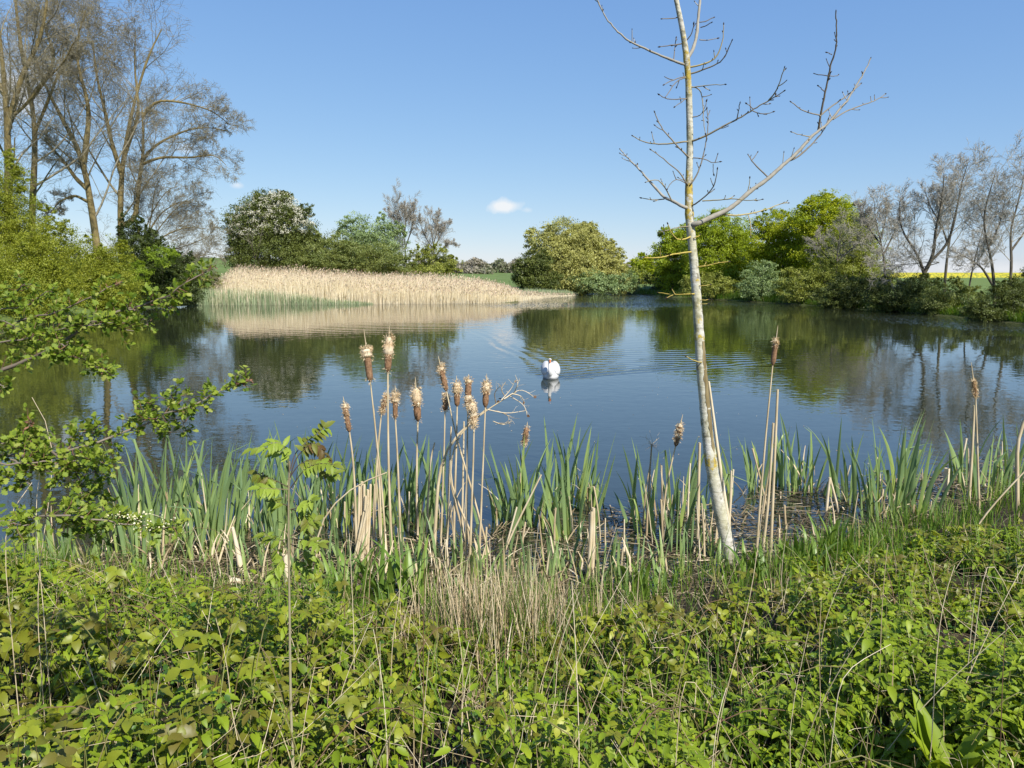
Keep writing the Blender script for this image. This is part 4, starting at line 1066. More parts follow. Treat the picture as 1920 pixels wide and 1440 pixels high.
for ci, (stem, hb, ht, spk, fl, rp, lab) in enumerate(CATTAILS):
    rp *= .88
    rng = np.random.default_rng(900 + ci)
    g = ground(*stem[0]); Y = g[1]; s = pxm(Y)
    base = np.array([g[0], g[1], 0.0])
    root = empty('cattail', base, lab, 'cattail', G_CT)
    pts = [base - np.array([0, 0, .05])] + [at(x, y, Y) for x, y in stem[1:]] + [at(*hb, Y)]
    dy = rng.uniform(-.12, .12)
    for i, p in enumerate(pts): p[1] += dy * (i / len(pts)) ** 2
    P = resample(pts, 14)
    mb = MB(); tubes(mb, P, np.linspace(2.9, 1.5, 14) * s * rng.uniform(.85, 1.1), 6, a=np.clip(.55 + .2 * np.sin(np.arange(14)[None] * 1.7), 0, 1))
    mb.build('stem', M_STRAW, root)
    b0 = P[-1]; t0 = at(*ht, Y); t0[1] = b0[1] + dy * .1
    n = 12
    HP = np.array([b0 + (t0 - b0) * k for k in np.linspace(-.01, 1.0, n)])
    prof = np.array([.25, .8, .95, 1, 1.02, 1, 1.03, 1, .98, .95, .8, .25])
    mb = MB(); tubes(mb, HP, prof * rp * s * (1 + .04 * rng.normal(size=n)), 12)
    hd = mb.build('head', M_HEAD, root)
    for f0, f1, rf, dn in fl:
        mb = MB()
        cnt = int(900 * (f1 - f0 + .12) * dn) + 30
        if dn > .3:                                            # packed down under the loose hairs
            q_ = np.array([b0 + (t0 - b0) * k for k in np.linspace(f0, f1, 9)])
            tubes(mb, q_, np.array([.5, .85, 1, .95, 1, .92, 1, .8, .35]) * rp * s * rf * .78 * (1 + .13 * rng.normal(size=9)), 10, a=np.clip(.8 + .2 * rng.normal(size=(1, 9)), .4, 1))
        fluff(rng, mb, b0 + (t0 - b0) * f0, b0 + (t0 - b0) * f1, rp * s * rf, cnt)
        for _ in range(int(4 * dn)):                       # lumps that stand off the head
            tt = rng.uniform(f0, f1); c = b0 + (t0 - b0) * tt + randdir(rng, 1)[0] * rp * s * rf * .75
            ellipsoid_lump(mb, rng, c, rp * s * rng.uniform(.22, .42)); fluff(rng, mb, c, c + np.array([0, 0, .004]), rp * s * .6, 40)
        mb.build('fluff', M_FLUFF, root)
    tip = t0 + norm((t0 - b0)[None])[0] * spk * s
    mb = MB(); tubes(mb, resample([t0 - (t0 - b0) * .05, tip], 4), np.array([1.3, 1.0, .8, .3]) * s, 5, a=.5)
    mb.build('spike', M_STRAW, root)

# ------------------------------------------------------------------ dead straws and stubs
def straw(name, label, cat, pts, r0, r1, Y=None, group=None, mat=None, n=10, a=.6):
    """a single dry stem through photo points; first point stands on the ground"""
    g = ground(*pts[0]); 
    if Y is None: Y = g[1]
    p = [at(x, y, Y) for x, y in pts]
    z = max(tz(p[0][0], p[0][1]), -.05)
    if p[0][2] > z: p = [np.array([p[0][0], p[0][1], z])] + p
    base = p[0]
    P = resample(p, n)
    mb = MB(); tubes(mb, P, np.linspace(r0, r1, n) * pxm(Y), 6, a=np.clip(a + .15 * np.sin(np.arange(n)[None] * 2.1), 0, 1))
    o = mb.build(name, mat or M_STRAW, origin=tuple(base))
    return tag(o, label, cat, group)
straw('leaning_reed', 'long white dry reed leaning against the white tree trunk', 'dry stem', [(1378, 1045), (1362, 960), (1348, 860), (1335, 760), (1329, 715)], 5, 2, a=.95)
straw('dry_reed', 'straight dry reed stem beside the tallest right-hand cattail', 'dry stem', [(1443, 1075), (1448, 960), (1455, 800), (1458, 730)], 3.2, 2.2)
straw('dry_reed', 'cut-off dry reed ending level with the green blades, right of the lone tall cattail', 'dry stem', [(1430, 1030), (1440, 950), (1450, 793)], 3, 2.2)
straw('dry_reed', 'thin dry reed standing along the left side of the white trunk', 'dry stem', [(1308, 1010), (1310, 900), (1312, 830)], 3.5, 2.5)
straw('dry_reed', 'twin dry stem beside the tattered cattail at the right', 'dry stem', [(1815, 960), (1822, 860), (1827, 760)], 3, 2)
straw('folded_straw', 'dry straw bent over at the point where the stems cross', 'dry stem', [(813, 1040), (818, 960), (823, 870), (836, 838), (853, 813), (885, 790), (913, 767)], 4, 2)
straw('dry_reed', 'long thin straw crossing in front of the rowan crown towards the right', 'dry stem', [(590, 985), (640, 925), (690, 895), (725, 886)], 2.4, 1.2, Y=5.2)
straw('dry_reed', 'pale bent reed rising from the shore at the right edge', 'dry stem', [(1790, 1050), (1850, 960), (1905, 900), (1945, 860)], 1.8, 1.4)
straw('dry_reed', 'upright dead stem at the right edge bent double at its top', 'dry stem', [(1906, 1010), (1908, 900), (1905, 830), (1914, 795), (1930, 770)], 4, 3)
straw('white_stub', 'short fat white reed stub at the water near the right shore', 'reed stub', [(1773, 926), (1774, 900), (1776, 878)], 6, 5, a=1)
straw('white_stub', 'fallen white piece of reed lying on the bank right of the white tree', 'reed stub', [(1522, 1034), (1543, 1022)], 6, 5, Y=6.6, a=1)
straw('broken_reed', 'broken reed forming an upside-down V in the shallows, left leg', 'reed stub', [(1549, 962), (1552, 930), (1556, 895)], 3, 2.4, a=.9)
straw('broken_reed', 'broken reed forming an upside-down V in the shallows, right leg', 'reed stub', [(1573, 962), (1565, 930), (1556, 895)], 2.6, 2, a=.8)
straw('broken_reed', 'fallen reed lying bent beside the upside-down V reeds', 'reed stub', [(1548, 955), (1570, 944), (1590, 962)], 2.6, 2.4, a=.7)
straw('white_stub', 'twisted white dead blade standing left of the rowan sapling', 'reed stub', [(453, 1072), (447, 1040), (441, 1010), (436, 988)], 7, 3, a=1)
straw('white_stub', 'white dead stalk directly behind the rowan stem', 'reed stub', [(540, 1110), (537, 1070), (535, 1040)], 6, 5, a=1)
straw('broken_reed', 'cut pale reed joint lying at the muddy edge left of the rowan', 'reed stub', [(425, 1110), (430, 1085), (455, 1092)], 6, 5, a=.9)
for k, (x0, y0, x1, y1, r) in enumerate([(1103, 1085, 1110, 958, 5), (1110, 1085, 1113, 952, 4.5), (1106, 1080, 1106, 962, 4), (669, 1050, 674, 912, 3.4), (674, 1048, 679, 903, 4), (680, 1050, 683, 908, 3.4), (685, 1045, 690, 918, 3.6), (689, 1045, 695, 908, 3), (664, 1060, 690, 945, 3), (677, 1052, 686, 930, 3.5), (660, 1065, 682, 960, 2.6)]):
    straw('cut_straw', ('one of three tall cut straws standing tight together in the middle of the shore' if k < 3 else 'one of the broad pale straws of the sheaf left of the seed heads'), 'dry stem',
          [(x0, y0), ((x0 + x1) / 2 + 1, (y0 + y1) / 2), (x1, y1)], r, r * .8, a=.75, group='straws standing in tight bundles')
# short broken stubs all along the water's edge
rng = np.random.default_rng(77)
for k in range(64):
    x = rng.uniform(640, 1440) if k < 48 else rng.uniform(1440, 1900)
    edge = np.interp(x, [640, 1100, 1400, 1600, 1900], [1050, 1050, 1020, 970, 900])
    y = edge + rng.uniform(-70, 30)
    hp = rng.uniform(40, 130) * (1 if k < 48 else .6); dx = rng.normal(0, .16) * hp
    straw('reed_stub', 'short pale broken-off reed stub among the green clumps at the shore', 'reed stub', [(x, y), (x + dx * .5 + rng.normal(0, 2), y - hp * .5), (x + dx, y - hp)], rng.uniform(1.4, 3.0), rng.uniform(.4, 2.0), group='broken reed stubs along the shore', n=5, a=rng.uniform(.3, 1))
# tall bare dead stems between the seed heads
for k, (pts, lab) in enumerate([([(800, 1000), (806, 860), (815, 830)], 'thin pale stem left of the crossed straws'), ([(838, 1020), (842, 900), (846, 800)], 'thin pale stem between the bent cattail and the pair'),
                                ([(866, 1010), (868, 900), (870, 790)], 'thin pale stem close behind the pair of cattails'), ([(935, 1060), (960, 1000), (1015, 890)], 'thin straw leaning right under the lone short cattail'),
                                ([(715, 1020), (712, 900), (700, 760)], 'thin straw behind the leftmost of the two tallest cattails')]):
    straw('dry_reed', lab, 'dry stem', pts, 2.4, 1.6, a=.7)

# dried umbel: branching twigs right of the seed heads
g = ground(905, 1050); Y = g[1]
rng = np.random.default_rng(31)
root = empty('dried_umbel', (g[0], g[1], 0), 'dried brown umbel with curling twigs arching right over the water beside the cattails', 'dried plant')
P = resample([g, at(840, 900, Y), at(853, 818, Y), at(913, 767, Y), at(945, 748, Y), at(968, 735, Y)], 16)
mb = MB(); tubes(mb, P, np.linspace(2.6, 1.0, 16) * pxm(Y), 6, a=.6); mb.build('stem', M_STRAW, root)
tw = [[(913, 767), (905, 745), (912, 735)], [(930, 757), (926, 735), (940, 722)], [(940, 750), (960, 728), (966, 712)], [(945, 748), (975, 728), (990, 735), (1000, 744)], [(955, 742), (985, 760), (988, 778)],
      [(930, 770), (960, 780), (950, 800), (935, 793)], [(915, 768), (950, 776), (985, 770)], [(965, 735), (972, 718), (968, 708)], [(948, 745), (938, 730), (948, 716)], [(925, 790), (945, 798), (960, 790)], [(960, 738), (978, 742), (982, 752)]]
for t_ in tw:
    mb = MB(); q = resample([at(x, y, Y + rng.uniform(-.1, .1)) for x, y in t_], 8)
    tubes(mb, q, np.linspace(1.0, .5, 8) * pxm(Y), 4, a=rng.random())
    c, rr = children(rng, q[None], np.full((1, 8), .8 * pxm(Y)), 4, .3, 1, 50, .4, 4, .3, 0, .7, .0012)
    tubes(mb, c, rr, 3, a=rng.random(len(c)))
    mb.build('twig', M_STRAW, root)
pp = np.array([at(x, y, Y) for x, y in [(1000, 744), (988, 778), (982, 752), (966, 712), (935, 750), (940, 746)]])
for q_ in pp:
    mb = MB(); place(mb, ROUND, q_[None], randdir(rng, 1) + np.array([0, 0, -1]), randdir(rng, 1), .03, a=.2); mb.build('dead_leaf', M_DARKSTEM, root)
# wispy dried seed plant left of the tilted cattail
g = ground(1212, 1010); Y = g[1]
root = empty('dried_umbel', (g[0], g[1], 0), 'wispy dried plant with thread-like seed branches left of the tilted cattail', 'dried plant')
P = resample([g, at(1216, 920, Y), at(1222, 835, Y)], 8); mb = MB(); tubes(mb, P, np.linspace(2.5, 1.5, 8) * pxm(Y), 5, a=.25); mb.build('stem', M_STRAW, root)
q = P[-1][None] + 0
mb = MB(); st = np.repeat(P[-1:], 22, 0); c, rr = march(rng, st, randdir(rng, 22) + np.array([0, 0, .35]), rng.uniform(.06, .17, 22), np.full(22, .0018), 6, .3, .0, .4)
for j in range(22):
    mb = MB(); tubes(mb, c[j], rr[j], 3, a=rng.random()); mb.build('seed_branch', M_STRAW, root)

# ------------------------------------------------------------------ litter of dead reed on water and mud
rng = np.random.default_rng(55)
n = 7500
px = rng.uniform(-100, 1960, n)
edge = np.interp(px, [-100, 0, 300, 640, 1150, 1400, 1600, 1750, 1920], [1070, 1078, 1105, 1140, 1145, 1080, 1015, 965, 905])
far_ = np.interp(px, [-100, 180, 300, 640, 900, 1150, 1300, 1450, 1750, 1920], [25, 30, 85, 130, 140, 190, 150, 145, 75, 60])
py = edge + 25 - (far_ + 25) * rng.random(n) ** 1.25
G = np.array([ground(a, b) for a, b in zip(px, py)])
z = np.maximum(terrain_z(G[:, 0], G[:, 1]), 0) + .006 + rng.random(n) ** 2 * .05
G[:, 2] = z
X = randdir(rng, n) * np.array([1, 1, .05]); X[:, 0] *= 1.6
mb = MB()
FLAT = (np.array([(0, -.5, 0), (1, -.4, .02), (1, .4, .02), (0, .5, 0)], float), np.array([(0, 1, 2, 3)]))
place(mb, FLAT, G, X, np.array([0, 0, 1.0]) + rng.normal(0, .15, (n, 3)), rng.uniform(.06, .38, n), a=np.clip(rng.normal(.42, .3, n), 0, 1), wscale=rng.uniform(.004, .016, n))
tag(mb.build('reed_litter', leaf_mat('litter', [(.035, .026, .014), (.10, .075, .04), (.24, .18, .10), (.48, .40, .27)], .7, 0, .3)), 'floating mat of dead reed litter along the near water edge', 'reed litter', kind='stuff')
# submerged weed patches at the surface: brown-green rafts
n = 9000
i = rng.integers(0, len(G), n)
p = G[i] + np.concatenate([rng.normal(0, .12, (n, 2)), np.zeros((n, 1))], 1); p[:, 2] = np.maximum(terrain_z(p[:, 0], p[:, 1]), 0) + .004 + rng.random(n) * .008
mb = MB(); place(mb, KITE, p, randdir(rng, n) * np.array([1.5, 1, .1]), np.array([0, 0, 1.0]) + rng.normal(0, .25, (n, 3)), rng.uniform(.02, .06, n), a=rng.random(n))
tag(mb.build('water_weed', leaf_mat('weed', [(.02, .018, .008), (.05, .045, .015), (.09, .085, .03)], .5, 0, .4)), 'brown-green weed raft floating between the near reeds', 'water weed', kind='stuff')

# a few flecks of seed fluff and scum drifting on the open water
rng = np.random.default_rng(66)
n = 420
y = 7.5 + 14 * rng.random(n) ** 1.6; x = rng.uniform(-.62, .62, n) * y
k = lake_sd(x, y) < -.4; x, y = x[k], y[k]; n = len(x)
mb = MB(); place(mb, KITE, np.stack([x, y, np.full(n, .006)], 1), randdir(rng, n) * np.array([1, 1, .02]), np.array([0, 0, 1.0]) + rng.normal(0, .05, (n, 3)), rng.uniform(.008, .035, n), a=rng.random(n))
tag(mb.build('floating_flecks', M_FLUFF), 'pale flecks of seed fluff drifting on the open water', 'flecks', kind='stuff')
# ------------------------------------------------------------------ the young white-barked tree
def white_bark():
    m, t, p, out = new_mat('white_bark')
    tcn = t.nodes.new('ShaderNodeTexCoord')
    def noise(scale, st, detail=5, rough=.6):
        mp = t.nodes.new('ShaderNodeMapping'); mp.inputs['Scale'].default_value = st
        t.links.new(tcn.outputs['Object'], mp.inputs['Vector'])
        n = t.nodes.new('ShaderNodeTexNoise'); n.inputs['Scale'].default_value = scale; n.inputs['Detail'].default_value = detail; n.inputs['Roughness'].default_value = rough
        t.links.new(mp.outputs[0], n.inputs['Vector']); return n.outputs['Fac']
    band = noise(11, (1, 1, 3.2), 7, .72); blot = noise(14, (1, 1, 1)); lich = noise(30, (1, 1, .8), 4); grn = noise(6, (1.5, 1.5, .5), 4)
    base = ramp(t, [(.25, (.13, .115, .09)), (.37, (.36, .34, .29)), (.55, (.52, .505, .46)), (.8, (.63, .62, .58))], band)
    r2 = ramp(t, [(.38, (.13, .11, .085)), (.50, (1, 1, 1))], blot)
    mu = t.nodes.new('ShaderNodeMix'); mu.data_type = 'RGBA'; mu.blend_type = 'MULTIPLY'; mu.inputs['Factor'].default_value = .75
    t.links.new(base.outputs[0], mu.inputs['A']); t.links.new(r2.outputs[0], mu.inputs['B'])
    g2 = ramp(t, [(.36, (0, 0, 0)), (.60, (1, 1, 1))], grn)
    mg = t.nodes.new('ShaderNodeMix'); mg.data_type = 'RGBA'
    sc = t.nodes.new('ShaderNodeMath'); sc.operation = 'MULTIPLY'; sc.inputs[1].default_value = .5
    t.links.new(g2.outputs[0], sc.inputs[0]); t.links.new(sc.outputs[0], mg.inputs['Factor'])
    t.links.new(mu.outputs['Result'], mg.inputs['A']); mg.inputs['B'].default_value = (.36, .34, .16, 1)
    # yellow lichen where 'tint' says it grows
    at_ = t.nodes.new('ShaderNodeAttribute'); at_.attribute_name = 'tint'
    ad = t.nodes.new('ShaderNodeMath'); ad.operation = 'ADD'; t.links.new(at_.outputs['Fac'], ad.inputs[0]); t.links.new(lich, ad.inputs[1])
    lr = ramp(t, [(.60, (0, 0, 0)), (.70, (1, 1, 1))], ad.outputs[0])
    ad.use_clamp = False
    mr = t.nodes.new('ShaderNodeMapRange'); mr.inputs['From Min'].default_value = .90; mr.inputs['From Max'].default_value = 1.04
    t.links.new(ad.outputs[0], mr.inputs['Value'])
    ml = t.nodes.new('ShaderNodeMix'); ml.data_type = 'RGBA'
    t.links.new(mr.outputs[0], ml.inputs['Factor']); t.links.new(mg.outputs['Result'], ml.inputs['A'])
    lc = ramp(t, [(.35, (.22, .17, .06)), (.65, (.44, .33, .06))], lich)
    t.links.new(lc.outputs[0], ml.inputs['B'])
    t.links.new(ml.outputs['Result'], p.inputs['Base Color'])
    p.inputs['Roughness'].default_value = .75; p.inputs['Specular IOR Level'].default_value = .2
    b = t.nodes.new('ShaderNodeBump'); b.inputs['Strength'].default_value = 1.0; b.inputs['Distance'].default_value = .006
    t.links.new(band, b.inputs['Height'])
    b2 = t.nodes.new('ShaderNodeBump'); b2.inputs['Strength'].default_value = .5; b2.inputs['Distance'].default_value = .008
    t.links.new(ad.outputs[0], b2.inputs['Height']); t.links.new(b.outputs[0], b2.inputs['Normal'])
    t.links.new(b2.outputs[0], p.inputs['Normal'])
    return m
M_WHITE = white_bark()
M_BUD = noise_mat('black_bud', [(0.3, (.012, .009, .008)), (.7, (.05, .032, .024))], 40, .6, 0)
M_WOUND = noise_mat('bark_wound', [(.3, (.06, .045, .02)), (.5, (.17, .13, .06)), (.7, (.30, .25, .14))], 18, .9, 1, (1, 1, .12), 6, .01)
M_LIMB = leaf_mat('ash_limb', [(.15, .135, .105), (.28, .26, .215), (.38, .36, .31), (.42, .34, .12)], .8, 0, .2, .5, 22)
M_TWIG = leaf_mat('ash_twig', [(.12, .10, .075), (.22, .19, .14), (.36, .29, .11), (.42, .32, .07)], .8, 0, .2, .35, 25)

rng = np.random.default_rng(404)
g = ground(1374, 1055); TY = g[1]; TS = pxm(TY)
TREE = empty('young_tree', (g[0], g[1], 0), 'young leafless tree with a white lichen-spotted trunk and black buds at the water edge', 'tree')
trunk_px = [(1374, 1062), (1362, 1010), (1350, 955), (1338, 890), (1329, 820), (1323, 750), (1317, 680), (1313, 610), (1309, 550), (1304, 490), (1299, 440), (1295, 400), (1294, 340), (1296, 280), (1295, 230), (1293, 180), (1291, 140), (1286, 95), (1279, 55), (1271, 20), (1262, -20), (1250, -90), (1243, -180)]
rad_px = [20, 18.5, 17.5, 16.5, 15.5, 14, 13.5, 12.5, 12, 11.3, 10.7, 10.2, 8, 7.4, 7.2, 7, 6.6, 6.3, 5.8, 5.2, 4.6, 3.4, 1.5]
lich_pt = [.1, .2, .15, .2, .25, .2, .3, .35, .25, .15, .2, .5, .5, .3, .2, .3, .62, .5, .3, .2, .2, .2, .2]
tp = np.array([at(x, y, TY) for x, y in trunk_px])
tp[:, 1] += .06 * np.sin(np.linspace(0, 4, len(tp)))
rr = np.array(rad_px) * TS * np.interp(np.arange(len(rad_px)), [0, 10, 12, 22], [.70, .72, .80, .85])
full = np.concatenate([tp, rr[:, None], np.array(lich_pt)[:, None]], 1)
d_ = np.concatenate([[0], np.cumsum(np.linalg.norm(np.diff(tp, axis=0), axis=1))])
tt = np.linspace(0, d_[-1], 160)
tr = np.stack([np.interp(tt, d_, full[:, k]) for k in range(5)], 1)
for _ in range(5): tr[1:-1] = tr[1:-1] * .5 + (tr[:-2] + tr[2:]) * .25
R = tr[:, 3] * (1 + .025 * rng.normal(size=160))
lich = tr[:, 4].copy()
for px_, py_, w in ((1313, 632, .028), (1293, 112, .05), (1294, 355, .07), (1294, 402, .04), (1305, 528, .03), (1316, 690, .02), (1330, 865, .10)):    # lichen cushions
    zc = at(px_, py_, TY)[2]; lich = np.maximum(lich, .55 * np.exp(-((tr[:, 2] - zc) / w) ** 2) + 0 * lich); R *= 1 + .09 * np.exp(-((tr[:, 2] - zc) / (w * .7)) ** 2)
mb = MB(); tubes(mb, tr[:, :3], R, 20, a=lich[None])
trunk = mb.build('trunk', M_WHITE, TREE)
# torn strip of bark down the right side of the trunk
def trunk_at(z):
    return np.array([np.interp(z, tr[:, 2], tr[:, k]) for k in range(4)])
z0, z1 = at(1322, 640, TY)[2], at(1335, 870, TY)[2]
n = 40; mbw = MB(); rows = []
for i, z in enumerate(np.linspace(z0, z1, n)):
    c = trunk_at(z); u = i / (n - 1)
    hw = .60 * math.sin(math.pi * min(1, u * 1.0 + .08)) ** .5 + .08 * rng.normal()
    a0 = -.98 - .05 * u
    for k in np.linspace(-1, 1, 6):
        an = a0 + k * hw * .8
        r = c[3] * 1.03 + .002 * (abs(k) < .9) * rng.random() + (.002 if abs(k) == 1 else .0)
        rows.append((c[0] + r * math.cos(an), c[1] + r * math.sin(an), z))
idx = np.arange(n * 6).reshape(n, 6)
Q = np.stack([idx[:-1, :-1], idx[:-1, 1:], idx[1:, 1:], idx[1:, :-1]], -1).reshape(-1, 4)
mbw.add(rows, Q); mbw.build('bark_wound', M_WOUND, TREE)
C = lambda pts: [(1100 + x / 2.88, y / 2.88) for x, y in pts]
BR = [  # (crop points, start radius px, end radius px, lichen)
 (C([(527, 350), (450, 320), (340, 275), (230, 225), (150, 155), (90, 75), (60, 0), (52, -30)]), 4, 1.6, .3),
 (C([(545, 320), (575, 265), (592, 205), (603, 110), (612, 0), (618, -120)]), 5, 3, .4),
 (C([(570, 362), (640, 345), (700, 315), (720, 270), (740, 190), (740, 130)]), 3, 1.1, .4),
 (C([(570, 398), (650, 368), (720, 340), (755, 290), (785, 220)]), 2.8, 1.3, .2),
 (C([(525, 415), (480, 440), (450, 490), (425, 525)]), 2, 1.1, .1),
 (C([(527, 412), (470, 430), (420, 455)]), 1.8, 1.1, .1),
 (C([(538, 530), (470, 540), (425, 535), (392, 513)]), 2, 1.1, .1),
 (C([(540, 525), (510, 555), (475, 575)]), 1.6, 1, .1),
 (C([(580, 760), (660, 725), (740, 680), (830, 635), (900, 590), (970, 550), (1030, 515), (1067, 490)]), 3.6, 1.3, .25),
 (C([(980, 545), (1020, 500), (1045, 440), (1067, 365)]), 2.2, 1.2, .4),
 (C([(810, 650), (820, 600), (825, 560)]), 1.5, 1.3, 0),
 (C([(890, 595), (940, 618), (1010, 606)]), 1.6, 1, .1), (C([(900, 590), (880, 570), (864, 562)]), 1.6, 1, .1),
 (C([(540, 762), (470, 775), (380, 780), (300, 765), (250, 735)]), 3, 1.3, .3),
 (C([(550, 850), (500, 800), (450, 745), (400, 690), (368, 605)]), 3, 1.3, .2),
 (C([(545, 1000), (500, 925), (440, 880), (400, 845), (345, 808)]), 2.6, 1.2, .2),
 (C([(545, 1000), (500, 960), (460, 970), (435, 1020)]), 1.8, 1.1, .1),
 (C([(520, 1120), (470, 1085), (420, 1070), (350, 990), (270, 900), (210, 840), (180, 805)]), 5, 1.4, .35),
 (C([(420, 1075), (360, 1082), (297, 1070)]), 2, 1.1, .3),
 (C([(460, 1085), (430, 1020), (385, 960), (320, 985)]), 2.2, 1.1, .3),
 (C([(555, 1005), (600, 940), (630, 840), (650, 740), (656, 660), (650, 585)]), 2.6, 1.2, .1),
 (C([(575, 465), (615, 480), (630, 560), (632, 640), (640, 720)]), 1.8, 1.1, .3), (C([(580, 470), (640, 463), (700, 455), (745, 458)]), 1.8, .9, .4),
 (C([(580, 630), (620, 628), (640, 575), (648, 548)]), 1.8, 1.1, .2),
 (C([(590, 850), (640, 855), (685, 890), (720, 875)]), 1.8, 1.1, .1), (C([(683, 885), (684, 915), (684, 940)]), 1.3, 1, .1),
 (C([(580, 1110), (640, 1060), (690, 1010), (706, 915)]), 2.6, 1.3, .1),
 (C([(625, 1085), (720, 1080), (800, 1072), (860, 1085), (950, 1075)]), 2, 1, .4),
 (C([(590, 1212), (680, 1170), (760, 1135), (820, 1090), (880, 1035), (980, 965), (1050, 900), (1110, 850), (1170, 790), (1220, 730), (1290, 680), (1350, 610), (1410, 540), (1450, 470), (1500, 390), (1532, 315)]), 8, 1.6, .3),
 (C([(1085, 872), (1140, 850), (1200, 795), (1250, 740), (1290, 690), (1311, 625)]), 3.2, 1.5, .1),
 (C([(1250, 712), (1265, 610), (1290, 490), (1320, 340), (1345, 270), (1350, 180), (1344, 62)]), 3.8, 1.8, 0),
 (C([(1258, 628), (1320, 575), (1390, 530), (1450, 480), (1482, 452)]), 2.6, 1.4, .2),
 (C([(1330, 645), (1400, 600), (1480, 570), (1560, 545), (1612, 508)]), 2.6, 1.2, .2),
 (C([(985, 962), (930, 910), (890, 870), (872, 836)]), 2.6, 1.5, .1),
 (C([(730, 1157), (800, 1165), (880, 1155), (960, 1135), (1020, 1110), (1088, 1093)]), 3, 1.2, .4),
 (C([(1258, 622), (1200, 610), (1150, 590), (1104, 548)]), 2.2, 1.3, .2),
 (C([(870, 1155), (885, 1200), (888, 1275)]), 1.6, 1, .4), (C([(1205, 738), (1150, 728), (1110, 715)]), 1.8, 1, .3), (C([(870, 1030), (880, 990), (882, 962)]), 1.6, .9, .4),
 (C([(1305, 410), (1265, 405), (1232, 398)]), 1.6, 1.2, 0), (C([(1308, 410), (1340, 412), (1362, 406)]), 1.4, 1, .1), (C([(1285, 495), (1262, 475), (1254, 463)]), 1.6, 1.2, 0), (C([(1325, 295), (1300, 285)]), 1.4, 1.2, 0),
 (C([(530, 1222), (470, 1230), (393, 1256)]), 2, 1.1, .2), (C([(562, 1275), (510, 1305), (470, 1290), (437, 1212)]), 3, 1.4, .62), (C([(600, 1215), (640, 1215), (660, 1200)]), 2, 1, .65),
 (C([(557, 1360), (480, 1370), (400, 1390), (308, 1394)]), 2.8, 1.2, .62), (C([(635, 1440), (700, 1420), (766, 1414)]), 2.4, 1.0, .65), (C([(585, 1285), (600, 1278), (612, 1268)]), 2, 1.2, .65),
 (C([(485, 95), (440, 105), (408, 98)]), 1.8, 1.2, .1), (C([(518, 235), (460, 245), (398, 250)]), 2, 1.2, .1), (C([(470, 320), (475, 260), (484, 205)]), 1.6, 1.2, .1),
 (C([(530, 230), (570, 180), (577, 130)]), 1.8, 1.2, 0), (C([(610, 120), (650, 115), (684, 95)]), 1.6, 1.3, 0), (C([(615, 148), (645, 140), (672, 122)]), 1.5, 1.3, 0), (C([(610, 215), (660, 218), (705, 206)]), 1.6, .9, .2),
 ([(1303, 551), (1265, 553), (1234, 549)], 2.6, 1.2, .65), ([(1262, 553), (1250, 558)], 1.4, 1, .6), ([(1321, 680), (1300, 677), (1287, 668)], 2.2, 1.2, .55), ([(1322, 500), (1345, 492), (1366, 491)], 1.8, .9, .6),
 ([(1320, 563), (1328, 562)], 1.6, .9, .6), ([(1320, 570), (1327, 569)], 1.4, .9, .6), ([(1316, 536), (1331, 534)], 1.6, .9, .6),
]
def branch_depth(i):
    return np.random.default_rng(1000 + i).uniform(-.34, .34)
PARENT_D = {}
limbs = []
